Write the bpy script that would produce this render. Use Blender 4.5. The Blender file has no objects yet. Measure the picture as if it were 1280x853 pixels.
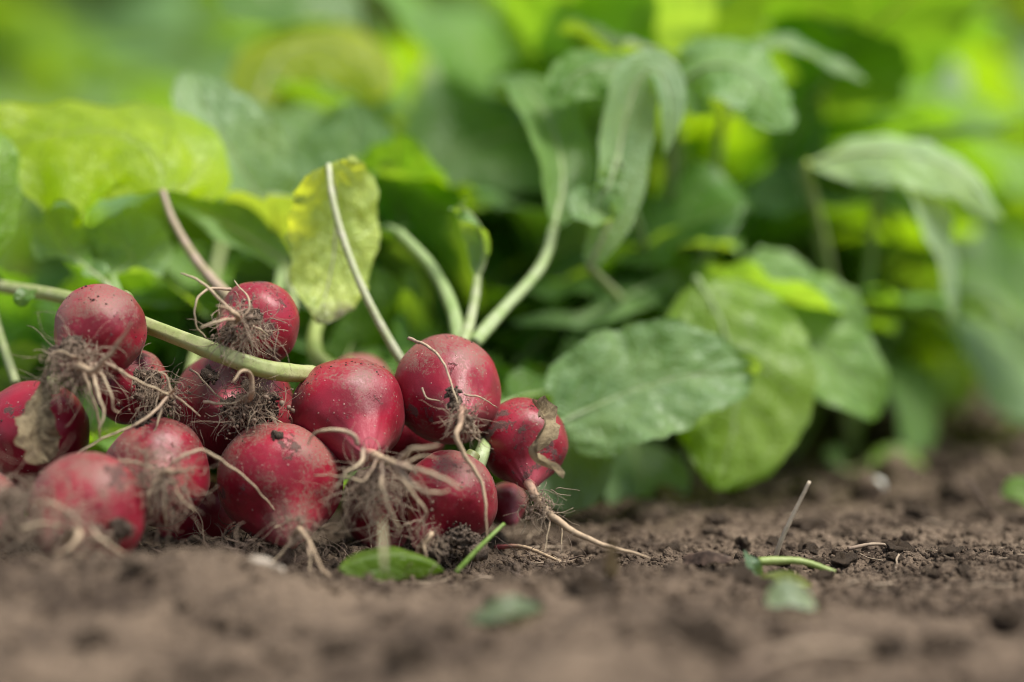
import bpy, math, random
import numpy as np
from mathutils import Vector

random.seed(7)
rng = np.random.default_rng(11)
scene = bpy.context.scene
col = scene.collection

# ------------------------------------------------------------------ camera
LENS, CAM_H, HORIZON = 85.0, 0.114, 250.0
K = (36.0 / LENS) / 1280.0                       # metres per photo pixel per metre of depth
PITCH = math.atan((426.5 - HORIZON) * K)
cam_d = bpy.data.cameras.new('camera')
cam = bpy.data.objects.new('camera', cam_d)
col.objects.link(cam)
cam_d.lens = LENS
cam_d.sensor_width = 36.0
cam_d.clip_start = 0.02
cam_d.clip_end = 400.0
cam.location = (0, 0, CAM_H)
cam.rotation_euler = (math.pi / 2 - PITCH, 0, 0)
cam_d.dof.use_dof = True
cam_d.dof.focus_distance = 0.768
cam_d.dof.aperture_fstop = 3.0
scene.camera = cam

# ------------------------------------------------------------------ sky and sun
SUN_EL, SUN_AZ = math.radians(64), math.radians(116)    # azimuth from +Y (away from camera) towards +X
world = bpy.data.worlds.new('World')
scene.world = world
world.use_nodes = True
wn = world.node_tree
for n in list(wn.nodes):
    wn.nodes.remove(n)
wo = wn.nodes.new('ShaderNodeOutputWorld')
bg = wn.nodes.new('ShaderNodeBackground')
sky = wn.nodes.new('ShaderNodeTexSky')
sky.sky_type = 'NISHITA'
sky.sun_disc = False
sky.sun_elevation = SUN_EL
sky.sun_rotation = SUN_AZ
sky.dust_density = 1.0
hs = wn.nodes.new('ShaderNodeHueSaturation')           # thin cloud: a paler sky
hs.inputs['Saturation'].default_value = 0.55
wn.links.new(sky.outputs[0], hs.inputs['Color'])
wn.links.new(hs.outputs[0], bg.inputs['Color'])
bg.inputs['Strength'].default_value = 0.072
wn.links.new(bg.outputs[0], wo.inputs['Surface'])

sun_d = bpy.data.lights.new('sun', 'SUN')
sun = bpy.data.objects.new('sun', sun_d)
col.objects.link(sun)
sun_d.energy = 2.8
sun_d.angle = math.radians(22)
sun_d.color = (1.0, 0.95, 0.87)
sdir = Vector((math.cos(SUN_EL) * math.sin(SUN_AZ), math.cos(SUN_EL) * math.cos(SUN_AZ), math.sin(SUN_EL)))
sun.rotation_euler = sdir.to_track_quat('Z', 'Y').to_euler()
sun.location = (1, 1, 3)

scene.view_settings.view_transform = 'Standard'
scene.view_settings.look = 'None'
scene.view_settings.gamma = 1.0
scene.view_settings.exposure = 1.3
scene.render.engine = 'CYCLES'
scene.cycles.use_denoising = True
scene.cycles.filter_width = 1.0
scene.cycles.max_bounces = 7
scene.cycles.transmission_bounces = 6
scene.cycles.caustics_reflective = False
scene.cycles.caustics_refractive = False

# ------------------------------------------------------------------ helpers
CAM = np.array([0, 0, CAM_H])
FW = np.array([0, math.cos(PITCH), -math.sin(PITCH)])
UP = np.array([0, math.sin(PITCH), math.cos(PITCH)])
RT = np.array([1.0, 0, 0])


def P(px, py, d):
    """world point seen at photo pixel (px, py) at depth d"""
    return CAM + d * (FW + (px - 640) * K * RT - (py - 426.5) * K * UP)


def PP(pts):
    return np.array([P(*p) for p in pts])


_perm = np.random.default_rng(5).permutation(256)
_perm = np.concatenate([_perm, _perm, _perm])
_grad = np.random.default_rng(6).normal(size=(256, 3))
_grad /= np.linalg.norm(_grad, axis=1)[:, None]


def noise(p, scale=1.0, seed=0.0):
    p = np.asarray(p, float) * scale + np.array([seed * 17.31, seed * 7.77, seed * 3.13])
    i = np.floor(p).astype(int)
    f = p - i
    u = f * f * f * (f * (f * 6 - 15) + 10)
    i &= 255
    out = 0
    for dx in (0, 1):
        for dy in (0, 1):
            for dz in (0, 1):
                h = _perm[_perm[_perm[(i[:, 0] + dx) & 255] + ((i[:, 1] + dy) & 255)] + ((i[:, 2] + dz) & 255)]
                g = _grad[h]
                dt = g[:, 0] * (f[:, 0] - dx) + g[:, 1] * (f[:, 1] - dy) + g[:, 2] * (f[:, 2] - dz)
                w = (u[:, 0] if dx else 1 - u[:, 0]) * (u[:, 1] if dy else 1 - u[:, 1]) * (u[:, 2] if dz else 1 - u[:, 2])
                out = out + w * dt
    return out * 1.6


def fbm(p, scale, seed=0, octv=4, gain=0.5):
    o, a = 0, 1.0
    for k in range(octv):
        o = o + a * noise(p, scale * 2.03 ** k, seed + k * 3.7)
        a *= gain
    return o


def smooth(a, b, x):
    t = np.clip((np.asarray(x, float) - a) / (b - a), 0, 1)
    return t * t * (3 - 2 * t)


def unit(v):
    v = np.asarray(v, float)
    return v / max(np.linalg.norm(v), 1e-9)


class MB:
    """collects vertices, quads, triangles and float point attributes"""

    def __init__(self):
        self.v, self.q, self.t, self.a, self.n = [], [], [], {}, 0

    def add(self, v, q=None, t=None, **attrs):
        v = np.asarray(v, float)
        if q is not None and len(q):
            self.q.append(np.asarray(q, int) + self.n)
        if t is not None and len(t):
            self.t.append(np.asarray(t, int) + self.n)
        for k, val in attrs.items():
            self.a.setdefault(k, []).append((self.n, np.broadcast_to(np.asarray(val, float), (len(v),))))
        self.v.append(v)
        self.n += len(v)
        return self

    def mesh(self, name, off=(0, 0, 0), flat=False):
        v = np.concatenate(self.v) - np.asarray(off, float)
        q = np.concatenate(self.q) if self.q else np.zeros((0, 4), int)
        t = np.concatenate(self.t) if self.t else np.zeros((0, 3), int)
        me = bpy.data.meshes.new(name)
        me.vertices.add(len(v))
        me.vertices.foreach_set('co', v.astype(np.float32).ravel())
        loops = np.concatenate([q.ravel(), t.ravel()]).astype(np.int32)
        me.loops.add(len(loops))
        me.loops.foreach_set('vertex_index', loops)
        me.polygons.add(len(q) + len(t))
        st = np.concatenate([np.arange(len(q)) * 4, len(q) * 4 + np.arange(len(t)) * 3]).astype(np.int32)
        me.polygons.foreach_set('loop_start', st)
        if not flat:
            me.polygons.foreach_set('use_smooth', np.ones(len(st), bool))
        for k, lst in self.a.items():
            arr = np.zeros(len(v), np.float32)
            for s, val in lst:
                arr[s:s + len(val)] = val
            at = me.attributes.new(k, 'FLOAT', 'POINT')
            at.data.foreach_set('value', arr)
        me.update()
        me.validate()
        return me


WLOC = {}


def thing(name, loc, label, cat, group=None):
    o = bpy.data.objects.new(name, None)
    o.empty_display_size = 0.01
    o.location = loc
    col.objects.link(o)
    tag(o, label, cat, group)
    WLOC[o.name] = np.asarray(loc, float)
    return o


def tag(o, label=None, cat=None, group=None, kind=None):
    if label: o['label'] = label
    if cat: o['category'] = cat
    if group: o['group'] = group
    if kind: o['kind'] = kind
    return o


def obj(name, mb, mat, parent=None, color=None, loc=None, flat=False, kind=None):
    off = WLOC[parent.name] if parent is not None else (np.asarray(loc, float) if loc is not None else np.zeros(3))
    o = bpy.data.objects.new(name, mb.mesh(name, off, flat))
    o.data.materials.append(mat)
    if parent is not None:
        o.parent = parent
    else:
        o.location = off
    col.objects.link(o)
    WLOC[o.name] = off
    if color is not None:
        o.color = (*color, 1)
    if kind: o['kind'] = kind
    return o


def catmull(pts, n):
    p = np.asarray(pts, float)
    if len(p) == 2:
        return p[0] + (p[1] - p[0]) * np.linspace(0, 1, n)[:, None]
    e = np.vstack([2 * p[0] - p[1], p, 2 * p[-1] - p[-2]])
    # parameter by chord length
    L = np.concatenate([[0], np.cumsum(np.linalg.norm(np.diff(p, axis=0), axis=1))])
    s = np.linspace(0, L[-1], n)
    k = np.clip(np.searchsorted(L, s, side='right') - 1, 0, len(p) - 2)
    u = ((s - L[k]) / np.maximum(L[k + 1] - L[k], 1e-9))[:, None]
    a, b, c, d = e[k], e[k + 1], e[k + 2], e[k + 3]
    return 0.5 * (2 * b + (c - a) * u + (2 * a - 5 * b + 4 * c - d) * u ** 2 + (3 * b - a - 3 * c + d) * u ** 3)


def tube(mb, path, rad, sides=6, rough=0.0, seed=0, c0=0.0, c1=1.0, squash=1.0, ribs=0.0):
    p = np.asarray(path, float)
    n = len(p)
    rad = np.broadcast_to(np.asarray(rad, float), (n,))
    T = np.gradient(p, axis=0)
    T /= np.maximum(np.linalg.norm(T, axis=1), 1e-9)[:, None]
    ref = np.array([0, 0, 1.0]) if abs(T[0][2]) < 0.9 else np.array([1.0, 0, 0])
    A = np.zeros_like(p)
    a = unit(np.cross(T[0], ref))
    for i in range(n):
        a = unit(a - T[i] * np.dot(a, T[i]))
        A[i] = a
    B = np.cross(T, A)
    th = np.arange(sides) / sides * 2 * math.pi
    ring = A[:, None, :] * np.cos(th)[None, :, None] + B[:, None, :] * (np.sin(th) * squash)[None, :, None]
    if ribs:
        ring = ring * (1 + ribs * np.cos(th * 5))[None, :, None]
    v = p[:, None, :] + ring * rad[:, None, None]
    v = v.reshape(-1, 3)
    if rough:
        dn = noise(v, 900, seed) + noise(v, 2200, seed + 3) * 0.6
        v = v + ring.reshape(-1, 3) * (np.repeat(rad, sides) * rough * dn)[:, None]
    i = np.arange(n - 1)[:, None] * sides
    j = np.arange(sides)[None, :]
    j2 = (j + 1) % sides
    q = np.stack([i + j, i + j2, i + sides + j2, i + sides + j], -1).reshape(-1, 4)
    # end caps as fans
    v = np.vstack([v, p[:1], p[-1:]])
    c = n * sides
    jj = np.arange(sides)
    t = np.vstack([np.stack([np.full(sides, c), (jj + 1) % sides, jj], -1),
                   np.stack([np.full(sides, c + 1), (n - 1) * sides + jj, (n - 1) * sides + (jj + 1) % sides], -1)])
    ct = np.concatenate([np.repeat(np.linspace(c0, c1, n), sides), [c0, c1]])
    mb.add(v, q, t, ct=ct)
    return mb


_t = (1 + 5 ** 0.5) / 2
ICO_V = np.array([[-1, _t, 0], [1, _t, 0], [-1, -_t, 0], [1, -_t, 0], [0, -1, _t], [0, 1, _t], [0, -1, -_t], [0, 1, -_t],
                  [_t, 0, -1], [_t, 0, 1], [-_t, 0, -1], [-_t, 0, 1]], float)
ICO_V /= np.linalg.norm(ICO_V[0])
ICO_F = np.array([[0, 11, 5], [0, 5, 1], [0, 1, 7], [0, 7, 10], [0, 10, 11], [1, 5, 9], [5, 11, 4], [11, 10, 2], [10, 7, 6], [7, 1, 8],
                  [3, 9, 4], [3, 4, 2], [3, 2, 6], [3, 6, 8], [3, 8, 9], [4, 9, 5], [2, 4, 11], [6, 2, 10], [8, 6, 7], [9, 8, 1]])


def subdiv(v, f):
    v = list(map(tuple, v))
    cache, nf = {}, []

    def mid(a, b):
        k = (min(a, b), max(a, b))
        if k not in cache:
            m = unit(np.array(v[a]) + np.array(v[b]))
            cache[k] = len(v)
            v.append(tuple(m))
        return cache[k]
    for a, b, c in f:
        ab, bc, ca = mid(a, b), mid(b, c), mid(c, a)
        nf += [[a, ab, ca], [b, bc, ab], [c, ca, bc], [ab, bc, ca]]
    return np.array(v), np.array(nf)


ICO1 = subdiv(ICO_V, ICO_F)
ICO2 = subdiv(*ICO1)
ICO3 = subdiv(*ICO2)


def crumbs(mb, centers, sizes, lvl=0, seed=1, flat=(0.6, 1.0)):
    """many irregular grains joined into one builder"""
    bv, bf = (ICO_V, ICO_F) if lvl == 0 else (ICO1 if lvl == 1 else ICO2)
    n = len(centers)
    r = np.random.default_rng(seed)
    ax = r.normal(size=(n, 3, 3))
    M = np.linalg.qr(ax)[0]
    sc = r.uniform(flat[0], flat[1], size=(n, 3)) * np.asarray(sizes)[:, None]
    base = bv[None] * (1 + r.uniform(-0.42, 0.42, size=(n, len(bv), 1)))
    if lvl >= 1:
        nn = noise((base + r.uniform(0, 50, size=(n, 1, 3))).reshape(-1, 3), 1.6).reshape(n, -1, 1)
        base = bv[None] * (1 + 0.55 * nn + r.uniform(-0.07, 0.07, size=(n, len(bv), 1)))
    v = np.einsum('nij,nvj->nvi', M, base * sc[:, None, :]) + np.asarray(centers)[:, None, :]
    f = bf[None] + (np.arange(n) * len(bv))[:, None, None]
    mb.add(v.reshape(-1, 3), None, f.reshape(-1, 3))
    return mb


# ------------------------------------------------------------------ materials
def mat_new(name):
    m = bpy.data.materials.new(name)
    m.use_nodes = True
    nt = m.node_tree
    for n in list(nt.nodes):
        nt.nodes.remove(n)
    return m, nt


def nd(nt, typ, _props=None, **inp):
    n = nt.nodes.new(typ)
    for k, v in (_props or {}).items():
        setattr(n, k, v)
    for k, v in inp.items():
        s = n.inputs[int(k[1:])] if k[0] == '_' else n.inputs[k.replace('__', ' ')]
        if isinstance(v, bpy.types.NodeSocket):
            nt.links.new(v, s)
        else:
            s.default_value = v
    return n


def math_(nt, op, a, b=0.0, c=None, clamp=False):
    kw = {'_0': a, '_1': b}
    if c is not None: kw['_2'] = c
    return nd(nt, 'ShaderNodeMath', {'operation': op, 'use_clamp': clamp}, **kw).outputs[0]


def mixc(nt, fac, a, b, mode='MIX'):
    n = nd(nt, 'ShaderNodeMix', {'data_type': 'RGBA', 'blend_type': mode})
    for i, v in ((0, fac), (6, a), (7, b)):
        if isinstance(v, bpy.types.NodeSocket):
            nt.links.new(v, n.inputs[i])
        else:
            n.inputs[i].default_value = (*v, 1) if isinstance(v, tuple) and len(v) == 3 else v
    return n.outputs[2]


def ramp(nt, x, lo, hi, a=0.0, b=1.0):
    return nd(nt, 'ShaderNodeMapRange', {'interpolation_type': 'SMOOTHSTEP'}, _0=x, _1=lo, _2=hi, _3=a, _4=b).outputs[0]


def attr(nt, name):
    return nd(nt, 'ShaderNodeAttribute', {'attribute_name': name}).outputs['Fac']


def noise_n(nt, vec, scale, detail=3.0, rough=0.55, dist=0.0):
    return nd(nt, 'ShaderNodeTexNoise', None, Vector=vec, Scale=scale, Detail=detail, Roughness=rough, Distortion=dist).outputs[0]


def obj_vec(nt):
    """object coordinates moved by a random amount for each object, so alike things differ"""
    tc = nd(nt, 'ShaderNodeTexCoord').outputs['Object']
    r = nd(nt, 'ShaderNodeObjectInfo').outputs['Random']
    return nd(nt, 'ShaderNodeVectorMath', {'operation': 'ADD'}, _0=tc,
              _1=nd(nt, 'ShaderNodeCombineXYZ', None, X=math_(nt, 'MULTIPLY', r, 7.3), Y=math_(nt, 'MULTIPLY', r, 3.1), Z=r).outputs[0]).outputs[0]


def finish(nt, sh):
    o = nt.nodes.new('ShaderNodeOutputMaterial')
    nt.links.new(sh, o.inputs['Surface'])


def bump(nt, h, strength, dist, nrm=None):
    kw = dict(Strength=strength, Distance=dist, Height=h)
    if nrm is not None: kw['Normal'] = nrm
    return nd(nt, 'ShaderNodeBump', None, **kw).outputs[0]


def mk_soil(name, dark, light, moist=0.0):
    m, nt = mat_new(name)
    v = nd(nt, 'ShaderNodeTexCoord').outputs['Object']
    n1 = noise_n(nt, v, 45, 4, 0.6)
    n0 = noise_n(nt, v, 14, 3, 0.6)
    n2 = noise_n(nt, v, 420, 4, 0.65)
    n3 = noise_n(nt, v, 1700, 2, 0.6)
    f = math_(nt, 'ADD', math_(nt, 'MULTIPLY', n1, 0.55), math_(nt, 'MULTIPLY', n2, 0.6))
    f = math_(nt, 'ADD', f, math_(nt, 'MULTIPLY', math_(nt, 'SUBTRACT', n0, 0.5), 0.55))
    c = mixc(nt, ramp(nt, f, 0.36, 0.78), dark, light)
    # pale and dark mineral grains
    vo = nd(nt, 'ShaderNodeTexVoronoi', None, Vector=v, Scale=700.0)
    g = math_(nt, 'MULTIPLY', ramp(nt, vo.outputs['Distance'], 0.12, 0.22, 1, 0), ramp(nt, nd(nt, 'ShaderNodeSeparateColor', None, Color=vo.outputs['Color']).outputs[0], 0.86, 0.9))
    c = mixc(nt, math_(nt, 'MULTIPLY', g, 0.6), c, (0.36, 0.31, 0.25))
    c = mixc(nt, math_(nt, 'MULTIPLY', ramp(nt, n3, 0.55, 0.72), 0.4), c, (0.045, 0.032, 0.025))
    h = math_(nt, 'ADD', math_(nt, 'MULTIPLY', n2, 1.0), math_(nt, 'MULTIPLY', n3, 0.5))
    b = bump(nt, h, 1.0, 0.0016)
    p = nd(nt, 'ShaderNodeBsdfPrincipled', None, Base__Color=c, Roughness=0.95, Normal=b)
    p.inputs['Specular IOR Level'].default_value = 0.15
    finish(nt, p.outputs[0])
    return m


M_SOIL = mk_soil('soil', (0.034, 0.023, 0.016), (0.19, 0.14, 0.098))
M_CLUMP = mk_soil('damp_soil', (0.035, 0.026, 0.02), (0.12, 0.09, 0.068))


def mk_radish():
    m, nt = mat_new('radish_skin')
    v = obj_vec(nt)
    ra, dust = attr(nt, 'ra'), attr(nt, 'dust')
    n1 = noise_n(nt, v, 60, 3, 0.5, 0.4)
    n2 = noise_n(nt, v, 260, 4, 0.6)
    n3 = noise_n(nt, v, 900, 6, 0.85)
    c = mixc(nt, ramp(nt, n1, 0.32, 0.68), (0.14, 0.002, 0.010), (0.27, 0.005, 0.022))
    c = mixc(nt, math_(nt, 'MULTIPLY', ramp(nt, n2, 0.5, 0.75), 0.35), c, (0.33, 0.014, 0.048))
    # paler pink where the bulb runs into the root
    c = mixc(nt, ramp(nt, ra, 0.80, 1.0, 0.0, 0.75), c, (0.50, 0.12, 0.15))
    # fine dust, thick on the crown, speckled all over
    dn = math_(nt, 'ADD', math_(nt, 'MULTIPLY', n3, 0.9), math_(nt, 'MULTIPLY', n2, 0.22))
    d1 = ramp(nt, math_(nt, 'ADD', dn, math_(nt, 'MULTIPLY', dust, 0.19)), 0.69, 0.82)
    d1 = math_(nt, 'MULTIPLY', d1, ramp(nt, noise_n(nt, v, 2100, 2, 0.6), 0.38, 0.62, 0.28, 0.9))
    c = mixc(nt, d1, c, (0.175, 0.11, 0.078))
    # pale grains
    vo = nd(nt, 'ShaderNodeTexVoronoi', None, Vector=v, Scale=620.0)
    g = math_(nt, 'MULTIPLY', ramp(nt, vo.outputs['Distance'], 0.14, 0.24, 1, 0), ramp(nt, nd(nt, 'ShaderNodeSeparateColor', None, Color=vo.outputs['Color']).outputs[0], 0.80, 0.84))
    c = mixc(nt, math_(nt, 'MULTIPLY', g, 0.5), c, (0.42, 0.29, 0.23))
    # dark smears of soil
    s = noise_n(nt, v, 170, 8, 0.78, 0.5)
    sm = ramp(nt, math_(nt, 'ADD', s, math_(nt, 'MULTIPLY', attr(nt, 'smear'), 0.25)), 0.66, 0.71)
    c = mixc(nt, math_(nt, 'MULTIPLY', sm, 0.85), c, (0.075, 0.052, 0.042))
    rough = math_(nt, 'ADD', math_(nt, 'MULTIPLY', d1, 0.4), 0.36)
    rough = math_(nt, 'MAXIMUM', rough, math_(nt, 'MULTIPLY', sm, 0.9))
    h = math_(nt, 'ADD', math_(nt, 'MULTIPLY', n3, 0.35), math_(nt, 'ADD', math_(nt, 'MULTIPLY', g, 0.5), math_(nt, 'MULTIPLY', sm, 0.8)))
    b = bump(nt, h, 0.6, 0.0005)
    p = nd(nt, 'ShaderNodeBsdfPrincipled', None, Base__Color=c, Roughness=rough, Normal=b)
    p.inputs['Specular IOR Level'].default_value = 0.42
    p.inputs['Sheen Weight'].default_value = 0.05
    p.inputs['Sheen Roughness'].default_value = 0.5
    p.inputs['Sheen Tint'].default_value = (1.0, 0.8, 0.75, 1)
    finish(nt, p.outputs[0])
    return m


M_RADISH = mk_radish()


def mk_root(name, tip, base, dirt=0.5):
    m, nt = mat_new(name)
    v = obj_vec(nt)
    ct = attr(nt, 'ct')
    c = mixc(nt, ramp(nt, ct, 0.0, 0.45), base, tip)
    n = noise_n(nt, v, 420, 4, 0.65)
    c = mixc(nt, math_(nt, 'MULTIPLY', ramp(nt, n, 0.48, 0.68), dirt), c, (0.11, 0.08, 0.06))
    p = nd(nt, 'ShaderNodeBsdfPrincipled', None, Base__Color=c, Roughness=0.65, Normal=bump(nt, n, 0.5, 0.0004))
    p.inputs['Specular IOR Level'].default_value = 0.3
    finish(nt, p.outputs[0])
    return m


M_TAP = mk_root('taproot', (0.38, 0.28, 0.18), (0.38, 0.06, 0.085))
M_LET = mk_root('rootlet', (0.42, 0.33, 0.215), (0.34, 0.24, 0.17), 0.6)
M_HAIR = mk_root('root_hair', (0.30, 0.23, 0.16), (0.20, 0.14, 0.10), 0.7)
M_LITTER = mk_root('dead_root', (0.12, 0.085, 0.06), (0.09, 0.06, 0.045), 0.6)
M_STRAW = mk_root('dry_straw', (0.52, 0.43, 0.32), (0.48, 0.38, 0.27), 0.3)
M_PALE = mk_root('pale_sprout', (0.42, 0.36, 0.20), (0.45, 0.40, 0.24), 0.2)


def mk_leaf(name, blem=0.0, trans=0.48, dry=False):
    m, nt = mat_new(name)
    tc = nd(nt, 'ShaderNodeTexCoord').outputs['Object']
    oi = nd(nt, 'ShaderNodeObjectInfo')
    v = obj_vec(nt)
    lt, ls = attr(nt, 'lt'), attr(nt, 'ls')
    al = math_(nt, 'ABSOLUTE', ls)
    side = math_(nt, 'MULTIPLY', math_(nt, 'GREATER_THAN', ls, 0.0), 0.5)
    wob = math_(nt, 'MULTIPLY', noise_n(nt, v, 70, 2), 0.5)
    ph = math_(nt, 'ADD', math_(nt, 'SUBTRACT', math_(nt, 'MULTIPLY', lt, 6.0), math_(nt, 'MULTIPLY', al, 1.5)), math_(nt, 'ADD', side, wob))
    fr = math_(nt, 'ABSOLUTE', math_(nt, 'SUBTRACT', math_(nt, 'FRACT', ph), 0.5))          # 0 on a vein
    vein = math_(nt, 'MULTIPLY', ramp(nt, fr, 0.008, 0.05, 1, 0), ramp(nt, al, 0.55, 0.95, 1, 0.15))
    midr = ramp(nt, al, 0.02, 0.06, 1, 0)
    vein = math_(nt, 'MAXIMUM', vein, midr)
    vo = nd(nt, 'ShaderNodeTexVoronoi', {'feature': 'DISTANCE_TO_EDGE'}, Vector=v, Scale=260.0)
    net = ramp(nt, vo.outputs['Distance'], 0.02, 0.12, 1, 0)
    n1 = noise_n(nt, v, 55, 3)
    n2 = noise_n(nt, v, 500, 3)
    base = oi.outputs['Color']
    c = mixc(nt, ramp(nt, n1, 0.3, 0.7), mixc(nt, 1.0, base, (0.86, 0.9, 0.9), 'MULTIPLY'), mixc(nt, 1.0, base, (1.1, 1.06, 1.0), 'MULTIPLY'))
    c = mixc(nt, math_(nt, 'MULTIPLY', vein, 0.3), c, (0.26, 0.33, 0.15))
    c = mixc(nt, math_(nt, 'MULTIPLY', net, 0.10), c, (0.24, 0.32, 0.12))
    h = math_(nt, 'SUBTRACT', math_(nt, 'MULTIPLY', n2, 0.25), math_(nt, 'ADD', math_(nt, 'MULTIPLY', vein, 0.5), math_(nt, 'MULTIPLY', net, 0.35)))
    b = bump(nt, h, 0.85, 0.0009)
    tcol = mixc(nt, 1.0, c, (2.6, 2.3, 0.36), 'MULTIPLY')
    if blem:
        s = noise_n(nt, v, 120, 5, 0.7, 0.6)
        sp = ramp(nt, s, 0.60, 0.70)
        edge = ramp(nt, math_(nt, 'ADD', lt, math_(nt, 'MULTIPLY', n1, 0.5)), 1.08, 1.22)
        sp = math_(nt, 'MAXIMUM', math_(nt, 'MULTIPLY', sp, blem), edge)
        c = mixc(nt, sp, c, (0.06, 0.04, 0.02))
        tcol = mixc(nt, sp, tcol, (0.05, 0.03, 0.01))
    p = nd(nt, 'ShaderNodeBsdfPrincipled', None, Base__Color=c, Roughness=0.46 if not dry else 0.85, Normal=b)
    p.inputs['Specular IOR Level'].default_value = 0.5 if not dry else 0.2
    t = nd(nt, 'ShaderNodeBsdfTranslucent', None, Color=tcol, Normal=b)
    mx = nd(nt, 'ShaderNodeMixShader', None, Fac=trans)
    nt.links.new(p.outputs[0], mx.inputs[1])
    nt.links.new(t.outputs[0], mx.inputs[2])
    finish(nt, mx.outputs[0])
    return m


M_LEAF = mk_leaf('leaf_blade')
M_BACKLIT = mk_leaf('backlit_leaf', trans=0.62)  # translucency raised to imitate sky light coming through from behind
M_LEAFY = mk_leaf('yellowing_leaf', blem=0.12, trans=0.42)


def mk_stalk(name='leaf_stalk'):
    m, nt = mat_new(name)
    v = obj_vec(nt)
    oi = nd(nt, 'ShaderNodeObjectInfo')
    n = noise_n(nt, v, 160, 3)
    c = mixc(nt, ramp(nt, n, 0.3, 0.7), oi.outputs['Color'], mixc(nt, 1.0, oi.outputs['Color'], (0.75, 0.85, 0.6), 'MULTIPLY'))
    n2 = noise_n(nt, v, 900, 3)
    c = mixc(nt, math_(nt, 'MULTIPLY', ramp(nt, n2, 0.56, 0.7), 0.35), c, (0.2, 0.15, 0.08))
    p = nd(nt, 'ShaderNodeBsdfPrincipled', None, Base__Color=c, Roughness=0.5, Normal=bump(nt, n2, 0.4, 0.0003))
    t = nd(nt, 'ShaderNodeBsdfTranslucent', None, Color=mixc(nt, 1.0, c, (1.1, 1.15, 0.6), 'MULTIPLY'))
    mx = nd(nt, 'ShaderNodeMixShader', None, Fac=0.2)
    nt.links.new(p.outputs[0], mx.inputs[1])
    nt.links.new(t.outputs[0], mx.inputs[2])
    finish(nt, mx.outputs[0])
    return m


M_STALK = mk_stalk()


def mk_dry():
    m, nt = mat_new('dried_leaf')
    v = obj_vec(nt)
    n = noise_n(nt, v, 180, 5, 0.65, 0.5)
    n2 = noise_n(nt, v, 900, 3)
    c = mixc(nt, ramp(nt, n, 0.35, 0.65), (0.11, 0.08, 0.045), (0.27, 0.215, 0.125))
    c = mixc(nt, math_(nt, 'MULTIPLY', ramp(nt, n2, 0.5, 0.7), 0.5), c, (0.09, 0.065, 0.045))
    p = nd(nt, 'ShaderNodeBsdfPrincipled', None, Base__Color=c, Roughness=0.8, Normal=bump(nt, n, 0.8, 0.001))
    p.inputs['Specular IOR Level'].default_value = 0.2
    t = nd(nt, 'ShaderNodeBsdfTranslucent', None, Color=c)
    mx = nd(nt, 'ShaderNodeMixShader', None, Fac=0.2)
    nt.links.new(p.outputs[0], mx.inputs[1])
    nt.links.new(t.outputs[0], mx.inputs[2])
    finish(nt, mx.outputs[0])
    return m


M_DRY = mk_dry()


def mk_plain(name, a, b, sc, rough=0.8, sp=0.3):
    m, nt = mat_new(name)
    v = obj_vec(nt)
    n = noise_n(nt, v, sc, 4, 0.6)
    p = nd(nt, 'ShaderNodeBsdfPrincipled', None, Base__Color=mixc(nt, ramp(nt, n, 0.35, 0.65), a, b), Roughness=rough, Normal=bump(nt, n, 0.5, 0.0006))
    p.inputs['Specular IOR Level'].default_value = sp
    finish(nt, p.outputs[0])
    return m


M_STONE = mk_plain('pale_stone', (0.26, 0.22, 0.17), (0.38, 0.33, 0.27), 200)
M_WHITE = mk_plain('white_stone', (0.5, 0.48, 0.42), (0.68, 0.66, 0.6), 200)
M_BARK = mk_plain('dark_bark', (0.045, 0.03, 0.022), (0.13, 0.085, 0.06), 260)

# ------------------------------------------------------------------ ground
def gh(x, y, fine=True):
    """height of the soil"""
    x = np.atleast_1d(np.asarray(x, float)); y = np.atleast_1d(np.asarray(y, float))
    p = np.stack([x, y, np.zeros_like(x)], -1)
    far = smooth(1.2, 3.0, np.hypot(x, y - 0.8))
    z = 0.006 * noise(p, 9, 1) * (1 - far) + 0.0035 * noise(p, 26, 2) * (1 - far)
    z = z * (0.35 + 0.65 * np.clip(np.abs(y - 0.80) / 0.09, 0, 1))
    z += 0.03 * noise(p, 0.5, 4) * far
    left = 1 - smooth(-0.09, -0.035, x)
    z += (0.0125 * left + 0.001) * np.exp(-((y - 0.672) / 0.026) ** 2)
    z += 0.004 * smooth(0.90, 1.5, y) * (1 - far)
    if fine:
        nearw = 1 - smooth(0.5, 1.4, np.abs(y - 0.8))
        r = 1 - np.abs(noise(p, 62, 8)) * 1.6
        z += (0.0022 * (r - 0.6) + 0.0013 * noise(p, 140, 9) + 0.0009 * noise(p, 330, 10) + 0.00055 * noise(p, 720, 12)) * nearw
    return z


def grow(start, step, fac, end):
    o, s = [], step
    x = start
    while (x < end if fac > 0 else x > end):
        s *= abs(fac)
        x = x + s if fac > 0 else x - s
        o.append(x)
    return o


xs = np.concatenate([grow(-0.27, 0.001, -1.09, -30)[::-1], np.arange(-0.27, 0.30, 0.001), grow(0.30, 0.001, 1.09, 30)])
ys = np.concatenate([grow(0.52, 0.0025, -1.15, -8)[::-1], np.arange(0.52, 0.66, 0.0022), np.arange(0.66, 0.94, 0.0011), grow(0.94, 0.0011, 1.03, 60)])
gx, gy = np.meshgrid(xs, ys)
gz = gh(gx.ravel(), gy.ravel())
nx, ny = len(xs), len(ys)
ii = (np.arange(ny - 1)[:, None] * nx + np.arange(nx - 1)[None, :])
gm = MB().add(np.stack([gx.ravel(), gy.ravel(), gz], -1), np.stack([ii, ii + 1, ii + nx + 1, ii + nx], -1).reshape(-1, 4))
ground = obj('ground', gm, M_SOIL)
ground['kind'] = 'structure'
WLOC[ground.name] = np.zeros(3)


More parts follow.
